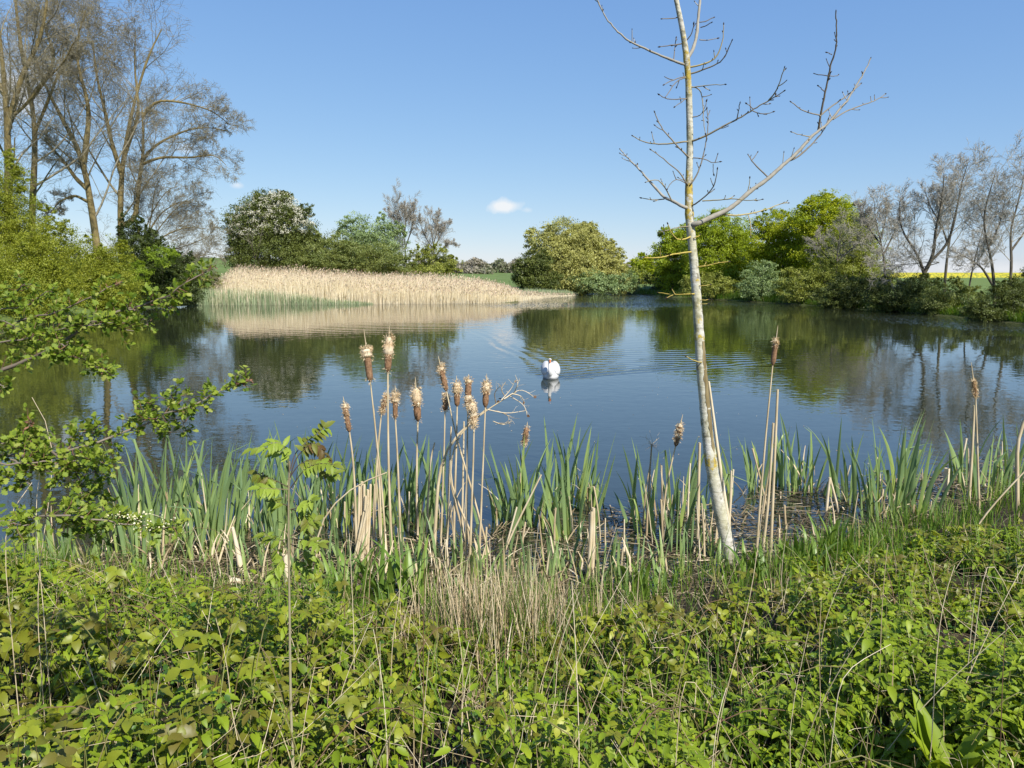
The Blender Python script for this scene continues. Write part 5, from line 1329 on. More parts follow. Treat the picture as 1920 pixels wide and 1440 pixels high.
for i, (pts, r0, r1, lc) in enumerate(BR):
    p0 = pts[0]; kq = .64 if r0 > 4 else .57; r0 *= kq; r1 *= kq
    # start depth: on the trunk, or on the branch it leaves from
    best = (1e9, 0.0, 0.0)
    for (q, dd) in limbs:
        for k in range(len(q)):
            dist = math.hypot(q[k][0] - p0[0], q[k][1] - p0[1])
            if dist < best[0]: best = (dist, dd[k], 0)
    tx = np.interp(p0[1], [b for _, b in trunk_px[::-1]], [a for a, _ in trunk_px[::-1]])
    d0 = 0.0 if abs(tx - p0[0]) < 18 else best[1]
    ln = math.hypot(pts[-1][0] - p0[0], pts[-1][1] - p0[1])
    dend = d0 + branch_depth(i) * min(1, ln / 150) * 1.6
    dd = [d0 + (dend - d0) * (k / (len(pts) - 1)) for k in range(len(pts))]
    limbs.append((pts, dd))
    pw = [at(x, y, TY + e) for (x, y), e in zip(pts, dd)]
    if d0 == 0.0 and abs(tx - p0[0]) < 18:
        pw = [trunk_at(pw[0][2])[:3]] + pw
    n = max(8, int(ln / 6))
    P = resample(pw, n)
    P += rng.normal(0, .0025, P.shape) * np.linspace(0, 1, n)[:, None]
    Rb = np.linspace(r0, r1, n) * TS * (1 + .05 * rng.normal(size=n))
    big = r0 > 2.2
    mb = MB(); tubes(mb, P, Rb, 10 if big else 7, a=(np.full((1, n), lc) if big else np.clip(np.full((1, n), lc * 1.5), 0, 1)))
    # bud scales at the tip and short spurs on the way
    mbud = mb
    def bud(c, d, s):
        d = d / np.linalg.norm(d)
        q = np.array([c + d * (k * s) for k in (0, .4, .8, 1.2, 1.5)])
        tubes(mbud, q, np.array([.35, .62, .55, .3, .04]) * s * .62, 6, a=.5, mat=1)
    dirn = P[-1] - P[-3]
    if r1 < 1.7 and pts[-1][1] > -5:
        bud(P[-1] - norm(dirn[None])[0] * .004, dirn, rng.uniform(.012, .018))
    if ln > 28:
        for k in range(max(1, int(ln / 20))):
            u = rng.uniform(.25, .97); j = min(int(u * (n - 1)), n - 2)
            tg = norm((P[j + 1] - P[j])[None])[0]
            sd = norm(np.cross(tg, randdir(rng, 1)))[0]
            dv = norm((sd + tg * .6 + np.array([0, 0, .35]))[None])[0]
            L = rng.choice([.012, .02, .05, .08], p=[.35, .3, .2, .15]) * rng.uniform(.7, 1.2)
            q = resample([P[j], P[j] + dv * L * .6, P[j] + dv * L + np.array([0, 0, .15 * L])], 5)
            tubes(mb, q, np.linspace(.9, .65, 5) * TS, 5, a=np.clip(lc * 1.3, 0, 1))
            bud(q[-1], q[-1] - q[-2], rng.uniform(.008, .014))
    mb.build('branch', [M_LIMB if big else M_TWIG, M_BUD], TREE)

# ------------------------------------------------------------------ swan
def remeshed(name, mbv, mat, parent, voxel, smooth=8):
    o = mbv.build(name + '_raw', mat, parent)
    md = o.modifiers.new('r', 'REMESH'); md.mode = 'VOXEL'; md.voxel_size = voxel; md.use_smooth_shade = True
    sm = o.modifiers.new('s', 'SMOOTH'); sm.iterations = smooth; sm.factor = .5
    dg = bpy.context.evaluated_depsgraph_get()
    me = bpy.data.meshes.new_from_object(o.evaluated_get(dg))
    me.materials.clear(); me.materials.append(mat)
    raw = o.data
    bpy.data.objects.remove(o); bpy.data.meshes.remove(raw)
    n = bpy.data.objects.new(name, me); COL.objects.link(n); n.parent = parent
    for p_ in me.polygons: p_.use_smooth = True
    return n
def closed_tube(mb, P, R, sides=12, yz=None):
    """a tube whose ends close on a point, with optional separate vertical radii"""
    P = np.asarray(P, float); R = np.asarray(R, float)
    tubes(mb, P, R, sides)
    base = mb.n
    n0 = base - len(P) * sides
    mb.add([P[0], P[-1]], None, None)
    T = []
    for k in range(sides):
        T.append((n0 + (k + 1) % sides, n0 + k, base)); T.append((n0 + (len(P) - 1) * sides + k, n0 + (len(P) - 1) * sides + (k + 1) % sides, base + 1))
    mb.t.append(np.array(T)); mb.tm.append(np.zeros(len(T)))
def ellipsoid(mb, c, r, nu=28, nv=18, shape=None, a=.5):
    u = np.linspace(0, 2 * math.pi, nu, endpoint=False); v = np.linspace(0, math.pi, nv)
    U, Vv = np.meshgrid(u, v)
    S = np.stack([np.cos(U) * np.sin(Vv), np.sin(U) * np.sin(Vv), np.cos(Vv)], -1)
    Pn = S * np.asarray(r) 
    if shape is not None: Pn = shape(Pn, S)
    idx = np.arange(nu * nv).reshape(nv, nu)
    Q = np.stack([idx[:-1], idx[1:], np.roll(idx[1:], -1, 1), np.roll(idx[:-1], -1, 1)], -1).reshape(-1, 4)
    mb.add(Pn + np.asarray(c), Q, a=a)
M_SWAN = noise_mat('swan_feather', [(.3, (.47, .47, .46)), (.7, (.55, .55, .545))], 30, .65, .25, (1, .25, 1), 4, .004)
M_BILL = noise_mat('swan_bill', [(.3, (.48, .13, .035)), (.7, (.58, .18, .05))], 20, .4, 0)
M_BLACK = noise_mat('swan_black', [(.3, (.012, .012, .012)), (.7, (.022, .022, .022))], 20, .4, 0)
sl = SWAN
SW = empty('swan', (sl[0], sl[1], 0.0), 'white swan with an orange bill swimming towards the camera', 'swan')
SW.rotation_euler = (0, 0, 0)
o = np.array([sl[0], sl[1] + .36, 0.0])
mb = MB()
def bshape(P, S):
    P = P.copy(); y = S[:, :, 1]
    P[..., 0] *= 1 - .25 * np.clip(y, 0, 1) ** 2; P[..., 2] *= 1 - .15 * np.clip(y, 0, 1) ** 2
    P[..., 2] += .07 * np.clip(y, 0, 1) ** 2
    return P
ellipsoid(mb, o + np.array([.0, .04, .075]), (.205, .47, .165), shape=bshape)
nx = sl[0] - .045
neck = resample([o + np.array([-.03, -.30, .10]), np.array([nx + .012, sl[1] - .06, .16]), np.array([nx, sl[1] - .10, .25]), np.array([nx - .004, sl[1] - .05, .35]), np.array([nx, sl[1] - .015, .43]),
                 np.array([nx, sl[1] - .05, .487]), np.array([nx - .002, sl[1] - .10, .487])], 20)
closed_tube(mb, neck, np.interp(np.linspace(0, 1, 20), [0, .2, .45, .8, .92, 1], [.10, .068, .046, .038, .042, .036]), 14)
ellipsoid(mb, (nx, sl[1] - .085, .497), (.044, .066, .044))
ellipsoid(mb, o + np.array([0, .10, .19]), (.19, .40, .185))
ellipsoid(mb, o + np.array([0, .56, .15]), (.085, .16, .035))
remeshed('body', mb, M_SWAN, SW, .012, 6)
for s in (-1, 1):                                             # arched wings with overlapping feathers
    mb = MB()
    def wshape(P, S, s=s):
        P = P.copy(); P[..., 0] -= s * .025 * S[:, :, 2]; P[..., 2] += .05 * np.clip(S[:, :, 1], -1, 1); return P
    ellipsoid(mb, o + np.array([s * .125, .09, .225]), (.115, .40, .16), shape=wshape)
    for k in range(9):                                        # long secondaries sweeping back
        t_ = k / 8
        q = resample([o + np.array([s * (.19 - .05 * t_), .05 + .1 * t_, .20 + .12 * t_]), o + np.array([s * (.17 - .10 * t_), .40, .25 + .09 * t_]), o + np.array([s * (.06 + .03 * (1 - t_)), .62 - .1 * t_, .26 + .06 * t_])], 8)
        closed_tube(mb, q, np.array([.02, .034, .036, .034, .03, .025, .018, .006]), 8)
    remeshed('wing', mb, M_SWAN, SW, .012, 5)
mb = MB()
q = resample([np.array([nx, sl[1] - .135, .487]), np.array([nx - .002, sl[1] - .185, .470]), np.array([nx - .004, sl[1] - .228, .440])], 8)
closed_tube(mb, q, np.array([.026, .024, .021, .019, .018, .018, .016, .008]), 10); mb.build('bill', M_BILL, SW)
mb = MB(); ellipsoid(mb, (nx, sl[1] - .145, .512), (.014, .018, .014), 12, 8); mb.build('bill_knob', M_BLACK, SW)
mb = MB(); ellipsoid(mb, (nx - .004, sl[1] - .229, .439), (.012, .012, .008), 10, 8); mb.build('bill_tip', M_BLACK, SW)
for s in (-1, 1):
    mb = MB(); ellipsoid(mb, (nx + s * .033, sl[1] - .117, .500), (.007, .010, .008), 10, 8); mb.build('eye', M_BLACK, SW)
    mb = MB(); closed_tube(mb, resample([np.array([nx + s * .033, sl[1] - .118, .495]), np.array([nx + s * .020, sl[1] - .15, .487])], 5), np.full(5, .007), 6); mb.build('face_patch', M_BLACK, SW)
# ------------------------------------------------------------------ hawthorn reaching in from the left
M_HLEAF = leaf_mat('hawthorn_leaf', [(.07, .12, .012), (.135, .20, .018), (.22, .28, .03), (.29, .32, .08)], .55, .35, .22)
M_HTWIG = leaf_mat('hawthorn_twig', [(.10, .06, .04), (.17, .09, .055), (.24, .12, .07)], .7, 0, .2)
M_HBRANCH = leaf_mat('hawthorn_bark', [(.09, .075, .055), (.16, .13, .10), (.22, .19, .15)], .8, 0, .2)
M_CREAM = leaf_mat('cream_blossom', [(.55, .50, .28), (.70, .66, .42), (.80, .78, .62)], .7, .25)
rng = np.random.default_rng(211)
HY = 1.95
hb = np.array([-2.35, 1.75, tz(-2.35, 1.75)])
HAW = empty('hawthorn_bush', hb, 'hawthorn bush reaching leafy branches in from the left edge', 'bush')
HB = [  # branches: photo points, distance, r0 mm, r1 mm, leaf density, young-red tip
 ([(-120, 740), (0, 695), (75, 668), (110, 650), (150, 618), (190, 590), (240, 574), (300, 566), (330, 552), (362, 522), (400, 499)], 2.05, 7, 1.6, 1.0),
 ([(110, 650), (140, 668), (175, 682), (206, 699)], 2.0, 2.5, 1.2, 1.3), ([(130, 640), (105, 655), (150, 672)], 1.95, 2, 1, 1.3),
 ([(-120, 640), (0, 615), (60, 596), (120, 580), (170, 556), (224, 530)], 2.15, 4, 1.3, .9), ([(-100, 610), (0, 585), (50, 570), (95, 545), (102, 538)], 2.25, 3, 1.2, .9),
 ([(-100, 590), (0, 560), (30, 545), (60, 530)], 2.3, 3, 1.2, .8), ([(-100, 668), (0, 640), (60, 630), (120, 612), (200, 606), (250, 600)], 2.05, 3, 1.2, 1.2), ([(170, 600), (215, 612), (245, 620)], 2.0, 2, 1, 1.2),
 ([(0, 600), (40, 622), (80, 640)], 2.1, 2, 1, 1.2), ([(-60, 700), (-10, 715), (10, 728)], 1.9, 3, 1.2, 1.2),
 ([(240, 574), (262, 590), (278, 612)], 2.05, 1.8, 1, .9), ([(300, 566), (315, 580), (308, 592)], 2.05, 1.6, 1, .6),
 # middle branch
 ([(-120, 865), (0, 853), (60, 850), (120, 846), (170, 838), (200, 826), (250, 800), (290, 786), (330, 772), (365, 755), (395, 745), (430, 728), (470, 713)], 1.9, 5, 1.2, 1.15),
 ([(60, 850), (56, 815), (58, 790)], 1.9, 2, 1, 1.2), ([(120, 846), (150, 815), (185, 800)], 1.88, 2, 1, 1.4), ([(-60, 840), (20, 825), (50, 836)], 1.85, 2.5, 1, 1.3),
 ([(330, 772), (330, 745), (328, 720)], 1.9, 1.6, 1, .9), ([(340, 768), (345, 800), (343, 818)], 1.9, 1.5, 1, .9), ([(270, 792), (268, 765), (280, 752)], 1.9, 1.6, 1, 1.0), ([(290, 786), (310, 805), (322, 812)], 1.9, 1.5, 1, .8),
 ([(100, 848), (135, 870), (150, 905), (152, 940), (160, 975), (150, 1000)], 1.85, 3, 1, 1.5), ([(40, 852), (60, 880), (50, 910)], 1.82, 2.5, 1, 1.4), ([(-60, 880), (0, 890), (40, 905)], 1.8, 3, 1, 1.4),
 ([(150, 905), (185, 920), (195, 935)], 1.85, 1.8, 1, 1.2), ([(135, 870), (170, 888), (210, 890)], 1.85, 2, 1, .9), ([(0, 870), (80, 868), (170, 860), (195, 866)], 1.8, 2.5, 1, 1.5), ([(20, 862), (90, 885), (120, 900)], 1.84, 2.5, 1, 1.4),
 # low branch with blossom
 ([(-120, 985), (0, 978), (60, 970), (120, 968), (180, 975), (230, 985), (280, 990), (330, 984)], 1.75, 4, 1.2, 1.2), ([(120, 968), (160, 985), (190, 1005)], 1.75, 2, 1, 1.4), ([(180, 975), (215, 968), (240, 962)], 1.75, 1.6, 1, 1.0), ([(0, 978), (60, 990), (40, 1000)], 1.7, 2, 1, .9),
]
tm_, lm_ = MB(), MB()
for pts, Y, r0, r1, dn in HB:
    n = 18
    P = resample([at(x, y, Y + .05 * math.sin(i * 1.3)) for i, (x, y) in enumerate(pts)], n)
    P += rng.normal(0, .003, P.shape)
    bm_ = MB(); tubes(bm_, P, np.linspace(r0, r1, n) * .001, 6, a=np.linspace(.5, .9 if r1 < 1.3 else .4, n)[None])
    bm_.build('branch', M_HBRANCH, HAW)
    L = np.linalg.norm(np.diff(P, axis=0), axis=1).sum()
    k = max(4, int(L * 44 * dn))
    c, rr = children(rng, P[None], np.full((1, n), .0016), k, .12, 1.0, 60, 0, 5, .18, .12, .8, .0009, .5, lenabs=.055)
    tubes(tm_, c, rr, 4, a=rng.random(len(c)))
    for sset, R_, kk in ((c, rr, 11), (P[None], np.full((1, n), .001), int(L * 70 * dn))):
        t_ = rng.random((len(sset), kk)) ** .7
        p, tan, _ = sample_poly(sset, R_, t_)
        p = p.reshape(-1, 3); tan = tan.reshape(-1, 3)
        m = len(p)
        d = norm(tan * .5 + randdir(rng, m) * .9 + np.array([0, 0, .2]))
        place(lm_, LOBED, p + d * .006, d, norm(np.array([.25, -.2, .9]) + rng.normal(0, .5, (m, 3))), rng.uniform(.009, .022, m), a=np.clip(rng.normal(.45, .27, m), 0, 1), wscale=rng.uniform(.012, .027, m))
tm_.build('twigs', M_HTWIG, HAW); lm_.build('leaves', M_HLEAF, HAW)
mb = MB()
tubes(mb, np.stack([resample([hb + np.array([rng.normal(0, .05), rng.normal(0, .05), -.1]), hb + np.array([.05, .1, .6]), at(-120, y, Y)], 10) for y, Y in ((740, 2.05), (640, 2.15), (865, 1.9), (985, 1.75), (600, 2.25))]), np.tile(np.linspace(.018, .007, 10), (5, 1)), 8, a=.5)
mb.build('stems', M_HBRANCH, HAW)
mb = MB()
for cx, cy, n in ((222, 970, 12), (242, 968, 16), (262, 966, 13), (255, 980, 10), (272, 976, 10), (308, 980, 10), (318, 970, 8)):
    p = at(cx, cy, 1.74) + rng.normal(0, .010, (n, 3))
    place(mb, ROUND, p, randdir(rng, n), norm(np.array([.3, -.4, .8]) + rng.normal(0, .4, (n, 3))), rng.uniform(.003, .0065, n), a=rng.random(n))
mb.build('blossom', M_CREAM, HAW)
# the reddish tips of the long shoots
for (x0, y0), (x1, y1), Y in (((362, 522), (402, 498), 2.05), ((190, 546), (226, 529), 2.15), ((440, 722), (472, 712), 1.9), ((55, 800), (58, 785), 1.9), ((185, 690), (208, 700), 2.0)):
    mb = MB(); n = 26; t_ = rng.random(n)
    p = at(x0, y0, Y) * (1 - t_[:, None]) + at(x1, y1, Y) * t_[:, None] + rng.normal(0, .002, (n, 3))
    place(mb, LANCE, p, at(x1, y1, Y) - at(x0, y0, Y) + rng.normal(0, .03, (n, 3)), randdir(rng, n), rng.uniform(.008, .016, n), a=rng.random(n))
    mb.build('shoot_tip', M_HTWIG, HAW)

# ------------------------------------------------------------------ rowan sapling
M_ROWAN = leaf_mat('rowan_leaf', [(.12, .07, .025), (.15, .17, .025), (.20, .28, .03), (.27, .35, .05)], .5, .35, .3)
M_RSTEM = leaf_mat('rowan_stem', [(.06, .04, .03), (.20, .17, .10), (.34, .31, .21)], .7, 0, .2)
RY = 2.6
g = at(545, 1345, RY); g[2] = tz(g[0], RY)
ROW = empty('rowan_sapling', g, 'rowan sapling with feathery bronze-tipped leaves on one straight stem', 'sapling')
rng = np.random.default_rng(333)
st = resample([g - np.array([0, 0, .03]), at(545, 1330, RY), at(543, 1150, RY), at(541, 1000, RY), at(541, 900, RY), at(543, 865, RY)], 20)
mb = MB(); tubes(mb, st, np.linspace(.006, .0032, 20), 8, a=np.linspace(1, .5, 20)[None]); mb.build('stem', M_RSTEM, ROW)
LEAVES = [  # rachis through photo points, leaflet pairs, leaflet m, tint
 ([(545, 900), (535, 850), (500, 838), (470, 842)], 6, .036, .55), ([(543, 888), (540, 850), (525, 828), (505, 832)], 6, .036, .75), ([(545, 880), (552, 850), (575, 828), (610, 800)], 7, .040, .35),
 ([(545, 890), (556, 855), (590, 825), (615, 860)], 7, .036, .12), ([(545, 915), (570, 880), (600, 867), (628, 872)], 6, .036, .4), ([(543, 915), (515, 900), (480, 888)], 6, .036, .3),
 ([(542, 918), (520, 917), (485, 915)], 6, .036, .7), ([(543, 950), (530, 945), (512, 940)], 4, .034, .45), ([(545, 955), (565, 950), (585, 938)], 5, .036, .6), ([(545, 955), (570, 960), (580, 985)], 5, .034, .45),
 ([(545, 1005), (570, 990), (592, 975)], 6, .036, .4), ([(544, 1010), (520, 1015), (495, 1000)], 6, .036, .5), ([(543, 1020), (515, 1035), (525, 1060)], 7, .036, .7), ([(545, 1020), (575, 1035), (600, 1055)], 7, .040, .45),
 ([(546, 1010), (575, 1012), (600, 1020)], 6, .036, .4), ([(545, 1030), (560, 1060), (580, 1070)], 6, .036, .55), ([(543, 1030), (520, 1060), (510, 1085)], 6, .036, .7), ([(600, 900), (615, 892), (630, 886)], 3, .03, .45),
 ([(540, 900), (560, 870), (590, 858), (606, 885)], 5, .034, .2),
]
for pts, k, ll, tn in LEAVES:
    ll *= 1.2; k += 2
    dY = rng.uniform(-.10, .10)
    P = resample([at(x, y, RY + dY * i / (len(pts) - 1)) for i, (x, y) in enumerate(pts)], 14)
    L = np.linalg.norm(np.diff(P, axis=0), axis=1).sum()
    mb = MB(); tubes(mb, P, np.linspace(.0022, .0010, 14), 5, a=.05 if tn < .5 else .4, mat=1)
    t_ = np.linspace(.42, .97, k); p, tan, _ = sample_poly(P[None], np.ones((1, 14)), t_[None]); p = p[0]; tan = tan[0]
    up = norm(np.array([.2, -.35, .9]) + rng.normal(0, .25, (k, 3)))
    sd = norm(np.cross(up, tan))
    for s in (-1, 1):
        place(mb, SERRATE, p, sd * s + tan * .5 + np.array([0, 0, -.25 if tn > .3 else -.7]), up, ll * rng.uniform(.8, 1.1, k) * (1.05 - .3 * np.abs(t_ - .7)), a=np.clip(tn + .12 + rng.normal(0, .14, k), 0, 1), wscale=ll * .62)
    place(mb, SERRATE, p[-1:], tan[-1:], up[-1:], ll, a=tn, wscale=ll * .75)
    mb.build('leaf', [M_ROWAN, M_RSTEM], ROW)

# ------------------------------------------------------------------ undergrowth on the bank
M_BRAMBLE = leaf_mat('bramble_leaf', [(.13, .10, .025), (.14, .14, .014), (.20, .235, .016), (.27, .30, .022), (.35, .36, .05)], .45, .32, .4, .15, 25)
M_NETTLE = leaf_mat('nettle_leaf', [(.06, .11, .008), (.13, .20, .011), (.20, .275, .013), (.28, .345, .02)], .5, .32, .35, .1, 25)
M_STEMG = leaf_mat('green_stem', [(.13, .07, .04), (.16, .17, .05), (.20, .24, .06)], .6, 0, .3)
M_SMALL = leaf_mat('small_leaf', [(.03, .075, .010), (.06, .135, .015), (.12, .21, .024)], .45, .3, .4)

def bank_points(rng, n, y0, y1, dmin=.1, xpad=2.0):
    n = int(n * 1.5)
    y = y0 + (y1 - y0) * rng.random(n) ** 1.0
    x = rng.uniform(-1, 1, n) * (y * .74 + xpad)
    p = np.stack([x, y], 1)
    d = lake_sd(x, y)
    return p[(d > dmin + np.where(np.abs(x + .3) < 2.6, .5, .1) * (1 + 1.2 * wav(x, y, 3.2, 91)))]
def canopy(x, y):          # height of the vegetation above the ground
    d = lake_sd(x, y)
    return np.clip(.26 + .30 * wav(x, y, 1.7, 21) + .30 * wav(x, y, 4.2, 22) + .30 * wav(x, y, 10.0, 23) + np.where(x < -.9, .12, 0), .04, .66) * np.clip(.14 + d * np.where(x < -.7, .42, .28) * (1 + .6 * wav(x, y, 2.6, 26)), .12, 1.05)
def holes(x, y):           # bare, shaded gaps between the plants
    return np.clip(1.15 + 2.6 * wav(x, y, 8.0, 24) + 1.0 * wav(x, y, 3.0, 25), .06, 1)
rng = np.random.default_rng(808)
bramble_w = lambda x, y: np.clip(.46 + 1.5 * wav(x, y, 1.6, 31) + np.where(x < -.6, .28, 0), 0.06, 1)
# brambles: trifoliate leaves at the ends of petioles
def trifol(mb, p, out, nrm, s, a, tmpl=SERRATE, w=.88):
    m = len(p)
    sd = norm(np.cross(nrm, out))
    place(mb, tmpl, p + out * s[:, None] * .22, out, nrm, s * 1.1, a=a, wscale=s * w * 1.1)
    for sg in (-1, 1):
        place(mb, tmpl, p, sd * sg + out * .30, norm(nrm + sd * sg * .15), s * .95, a=np.clip(a + rng.normal(0, .05, m), 0, 1), wscale=s * w)
pts = bank_points(rng, 17000, 1.15, 6.6)
keep = rng.random(len(pts)) < holes(pts[:, 0], pts[:, 1]) * bramble_w(pts[:, 0], pts[:, 1]) * np.clip(.55 + .1 * pts[:, 1], 0, 1)
pts = pts[keep]
hz = canopy(pts[:, 0], pts[:, 1]) * (1.15 - .95 * rng.random(len(pts)) ** 1.3) + .02
p = np.concatenate([pts, (terrain_z(pts[:, 0], pts[:, 1]) + hz)[:, None]], 1)
m = len(p)
az = rng.uniform(0, 6.28, m)
out = norm(np.stack([np.cos(az), np.sin(az), rng.normal(-.15, .25, m)], 1))
nrm = norm(np.array([.22, -.22, .9]) + rng.normal(0, .48, (m, 3)))
big = np.clip(wav(pts[:, 0], pts[:, 1], 1.1, 44) + np.where(pts[:, 0] < -.4, .4, 0), 0, 1)
s = rng.uniform(.028, .062, m) * (1 + .5 * big)
a = np.clip(.42 + .22 * wav(pts[:, 0], pts[:, 1], 3.0, 45) + rng.normal(0, .18, m) - .3 * (rng.random(m) < .025) * (big < .3), .12, 1)
mb = MB(); trifol(mb, p, out, nrm, s, a)
tag(mb.build('bramble_leaves', M_BRAMBLE), 'bramble leaves in threes covering the near bank', 'brambles', kind='stuff')
pet = np.stack([p, p - out * .03 + np.array([0, 0, -.03]), np.concatenate([pts + rng.normal(0, .05, (m, 2)), (terrain_z(pts[:, 0], pts[:, 1]) + hz * .35)[:, None]], 1)], 1)
mb = MB(); tubes(mb, pet[::2], np.full((len(pet[::2]), 3), .0012), 3, a=rng.random(len(pet[::2])) * .7)
# arching canes
n = 420
c0 = bank_points(rng, n, 1.2, 6.0); n = len(c0)
z0 = terrain_z(c0[:, 0], c0[:, 1])
az = rng.uniform(0, 6.28, n); L = rng.uniform(.3, .9, n); t_ = np.linspace(0, 1, 9)
hc = canopy(c0[:, 0], c0[:, 1]) * rng.uniform(.8, 1.5, n)
CP = np.stack([c0[:, None, 0] + np.cos(az)[:, None] * L[:, None] * t_, c0[:, None, 1] + np.sin(az)[:, None] * L[:, None] * t_, z0[:, None] + hc[:, None] * np.sin(t_ * 2.6)[None] + .02], -1)
tubes(mb, CP, np.linspace(.0028, .0014, 9)[None] * np.ones((n, 1)), 5, a=np.clip(rng.normal(.25, .2, n), 0, 1))
tag(mb.build('bramble_canes', M_STEMG), 'thin reddish bramble canes and leaf stalks on the near bank', 'brambles', kind='stuff')

# nettles: opposite pairs of toothed leaves on upright stems
pts = bank_points(rng, 6500, 1.15, 6.4, .15)
keep = rng.random(len(pts)) < holes(pts[:, 0], pts[:, 1]) * np.clip(1.05 - bramble_w(pts[:, 0], pts[:, 1]) * .9, .12, 1)
pts = pts[keep]; m = len(pts)
zg = terrain_z(pts[:, 0], pts[:, 1])
H = np.clip(canopy(pts[:, 0], pts[:, 1]) * rng.uniform(.75, 1.35, m), .1, .6)
lean = rng.normal(0, .12, (m, 2))
mb = MB(); ms = MB()
nodes = 6
for k in range(nodes):
    u = .35 + .65 * k / (nodes - 1)
    z = zg + H * u
    q = np.concatenate([pts + lean * H[:, None] * u, z[:, None]], 1)
    a0 = rng.uniform(0, .5, m) + (k % 2) * math.pi / 2 + pts[:, 0] * 7
    size = (.092 - .044 * max(0, u - .45) / .55) * (.8 if k == 0 else 1)
    for sg in (0, math.pi):
        aa = a0 + sg + rng.normal(0, .2, m)
        el = -.25 + .55 * (u > .9) + rng.normal(0, .2, m)
        d = np.stack([np.cos(aa) * np.cos(el), np.sin(aa) * np.cos(el), np.sin(el)], 1)
        nn = norm(np.array([0, 0, 1.0]) - d * d[:, 2:3] + rng.normal(0, .18, (m, 3)))
        sz = size * rng.uniform(.75, 1.2, m)
        place(mb, SERRATE, q + d * .006, d, nn, sz, a=np.clip(.25 + .4 * u + rng.normal(0, .13, m), 0, 1), wscale=sz * .66)
q0 = np.concatenate([pts, zg[:, None]], 1); q1 = np.concatenate([pts + lean * H[:, None], (zg + H)[:, None]], 1)
tubes(ms, np.stack([q0, (q0 + q1) / 2, q1], 1), np.array([.0022, .0018, .0010])[None] * np.ones((m, 1)), 4, a=rng.uniform(.3, 1, m))
tag(mb.build('nettle_leaves', M_NETTLE), 'toothed nettle leaves growing thickly on the near bank', 'nettles', kind='stuff')
tag(ms.build('nettle_stems', M_STEMG), 'upright green nettle stems on the near bank', 'nettles', kind='stuff')

# fine small-leaved scrambling plants filling between, denser on the left under the hawthorn
pts = bank_points(rng, 20000, 1.15, 6.6, .0)
wgt = np.where(pts[:, 0] < -.5, .95, .55) * np.clip(.5 + .7 * wav(pts[:, 0], pts[:, 1], 2.2, 61), .12, 1)
pts = pts[rng.random(len(pts)) < wgt]; m = len(pts)
p = np.concatenate([pts, (terrain_z(pts[:, 0], pts[:, 1]) + canopy(pts[:, 0], pts[:, 1]) * rng.random(m) ** .7 * 1.0 + .01)[:, None]], 1)
mb = MB(); sz = rng.uniform(.014, .032, m)
place(mb, OVATE, p, randdir(rng, m) * np.array([1, 1, .5]), norm(np.array([.2, -.2, .9]) + rng.normal(0, .5, (m, 3))), sz, a=np.clip(rng.normal(.5, .25, m), 0, 1), wscale=sz)
tag(mb.build('small_leaves', M_SMALL), 'small-leaved scrambling weeds between brambles and nettles', 'weeds', kind='stuff')

# grasses: lush along the right shore, thin elsewhere
x = np.concatenate([rng.uniform(1.6, 8.5, 11000), rng.uniform(-6.5, 7.5, 10000)])
y = np.concatenate([rng.uniform(3.2, 9.6, 11000), rng.uniform(1.3, 7.2, 10000)])
d = lake_sd(x, y)
w1 = np.exp(-((d - .40) / .60) ** 2) * np.clip(.30 + 1.1 * wav(x, y, 3.4, 72), .03, .8); w1[11000:] = .9 * np.clip(.35 + wav(x[11000:], y[11000:], 2.0, 71), .05, 1)
k = (d > -.05) & (rng.random(len(x)) < w1)
x, y = x[k], y[k]; rep = 3; x = np.repeat(x, rep) + rng.normal(0, .02, len(x) * rep); y = np.repeat(y, rep) + rng.normal(0, .02, len(y) * rep)
m = len(x); base = np.stack([x, y, np.maximum(terrain_z(x, y), -.02) - .01], 1)
mb = MB(); blades(mb, base, rng.uniform(.14, .38, m), rng.uniform(0, 6.28, m), np.abs(rng.normal(.1, .15, m)), rng.uniform(.1, 1.2, m), rng.uniform(.004, .009, m), 6, np.clip(rng.normal(.4, .22, m), 0, 1))
tag(mb.build('grass', M_GRASS), 'fresh green grass along the right-hand shore', 'grass', kind='stuff')

# dead grass and stalks standing and lying between the green
n = 5200
pts = bank_points(rng, n, 1.3, 6.8, .0)
w_ = np.clip(.25 + .9 * wav(pts[:, 0], pts[:, 1], 2.3, 81) + .5 * np.exp(-((pts[:, 0] - .1) / 1.2) ** 2), .08, 1)
pts = pts[rng.random(len(pts)) < w_]; m = len(pts)
bx = np.stack([pts[:, 0], pts[:, 1], terrain_z(pts[:, 0], pts[:, 1]) - .01], 1)
mb = MB(); blades(mb, bx, rng.uniform(.12, .5, m) * np.clip(.6 + canopy(pts[:, 0], pts[:, 1]), .5, 1.2), rng.uniform(0, 6.28, m), np.abs(rng.normal(.12, .25, m)), np.abs(rng.normal(.2, .5, m)), rng.uniform(.0025, .0055, m), 6, np.clip(rng.normal(.4, .3, m), 0, 1), kink=(np.where(rng.random(m) < .25, rng.uniform(.3, .8, m), 2.0), rng.normal(0, 1.2, m)))
tag(mb.build('dead_grass', M_STRAW), 'tan dead grass stalks standing between the nettles and brambles', 'dead grass', kind='stuff')
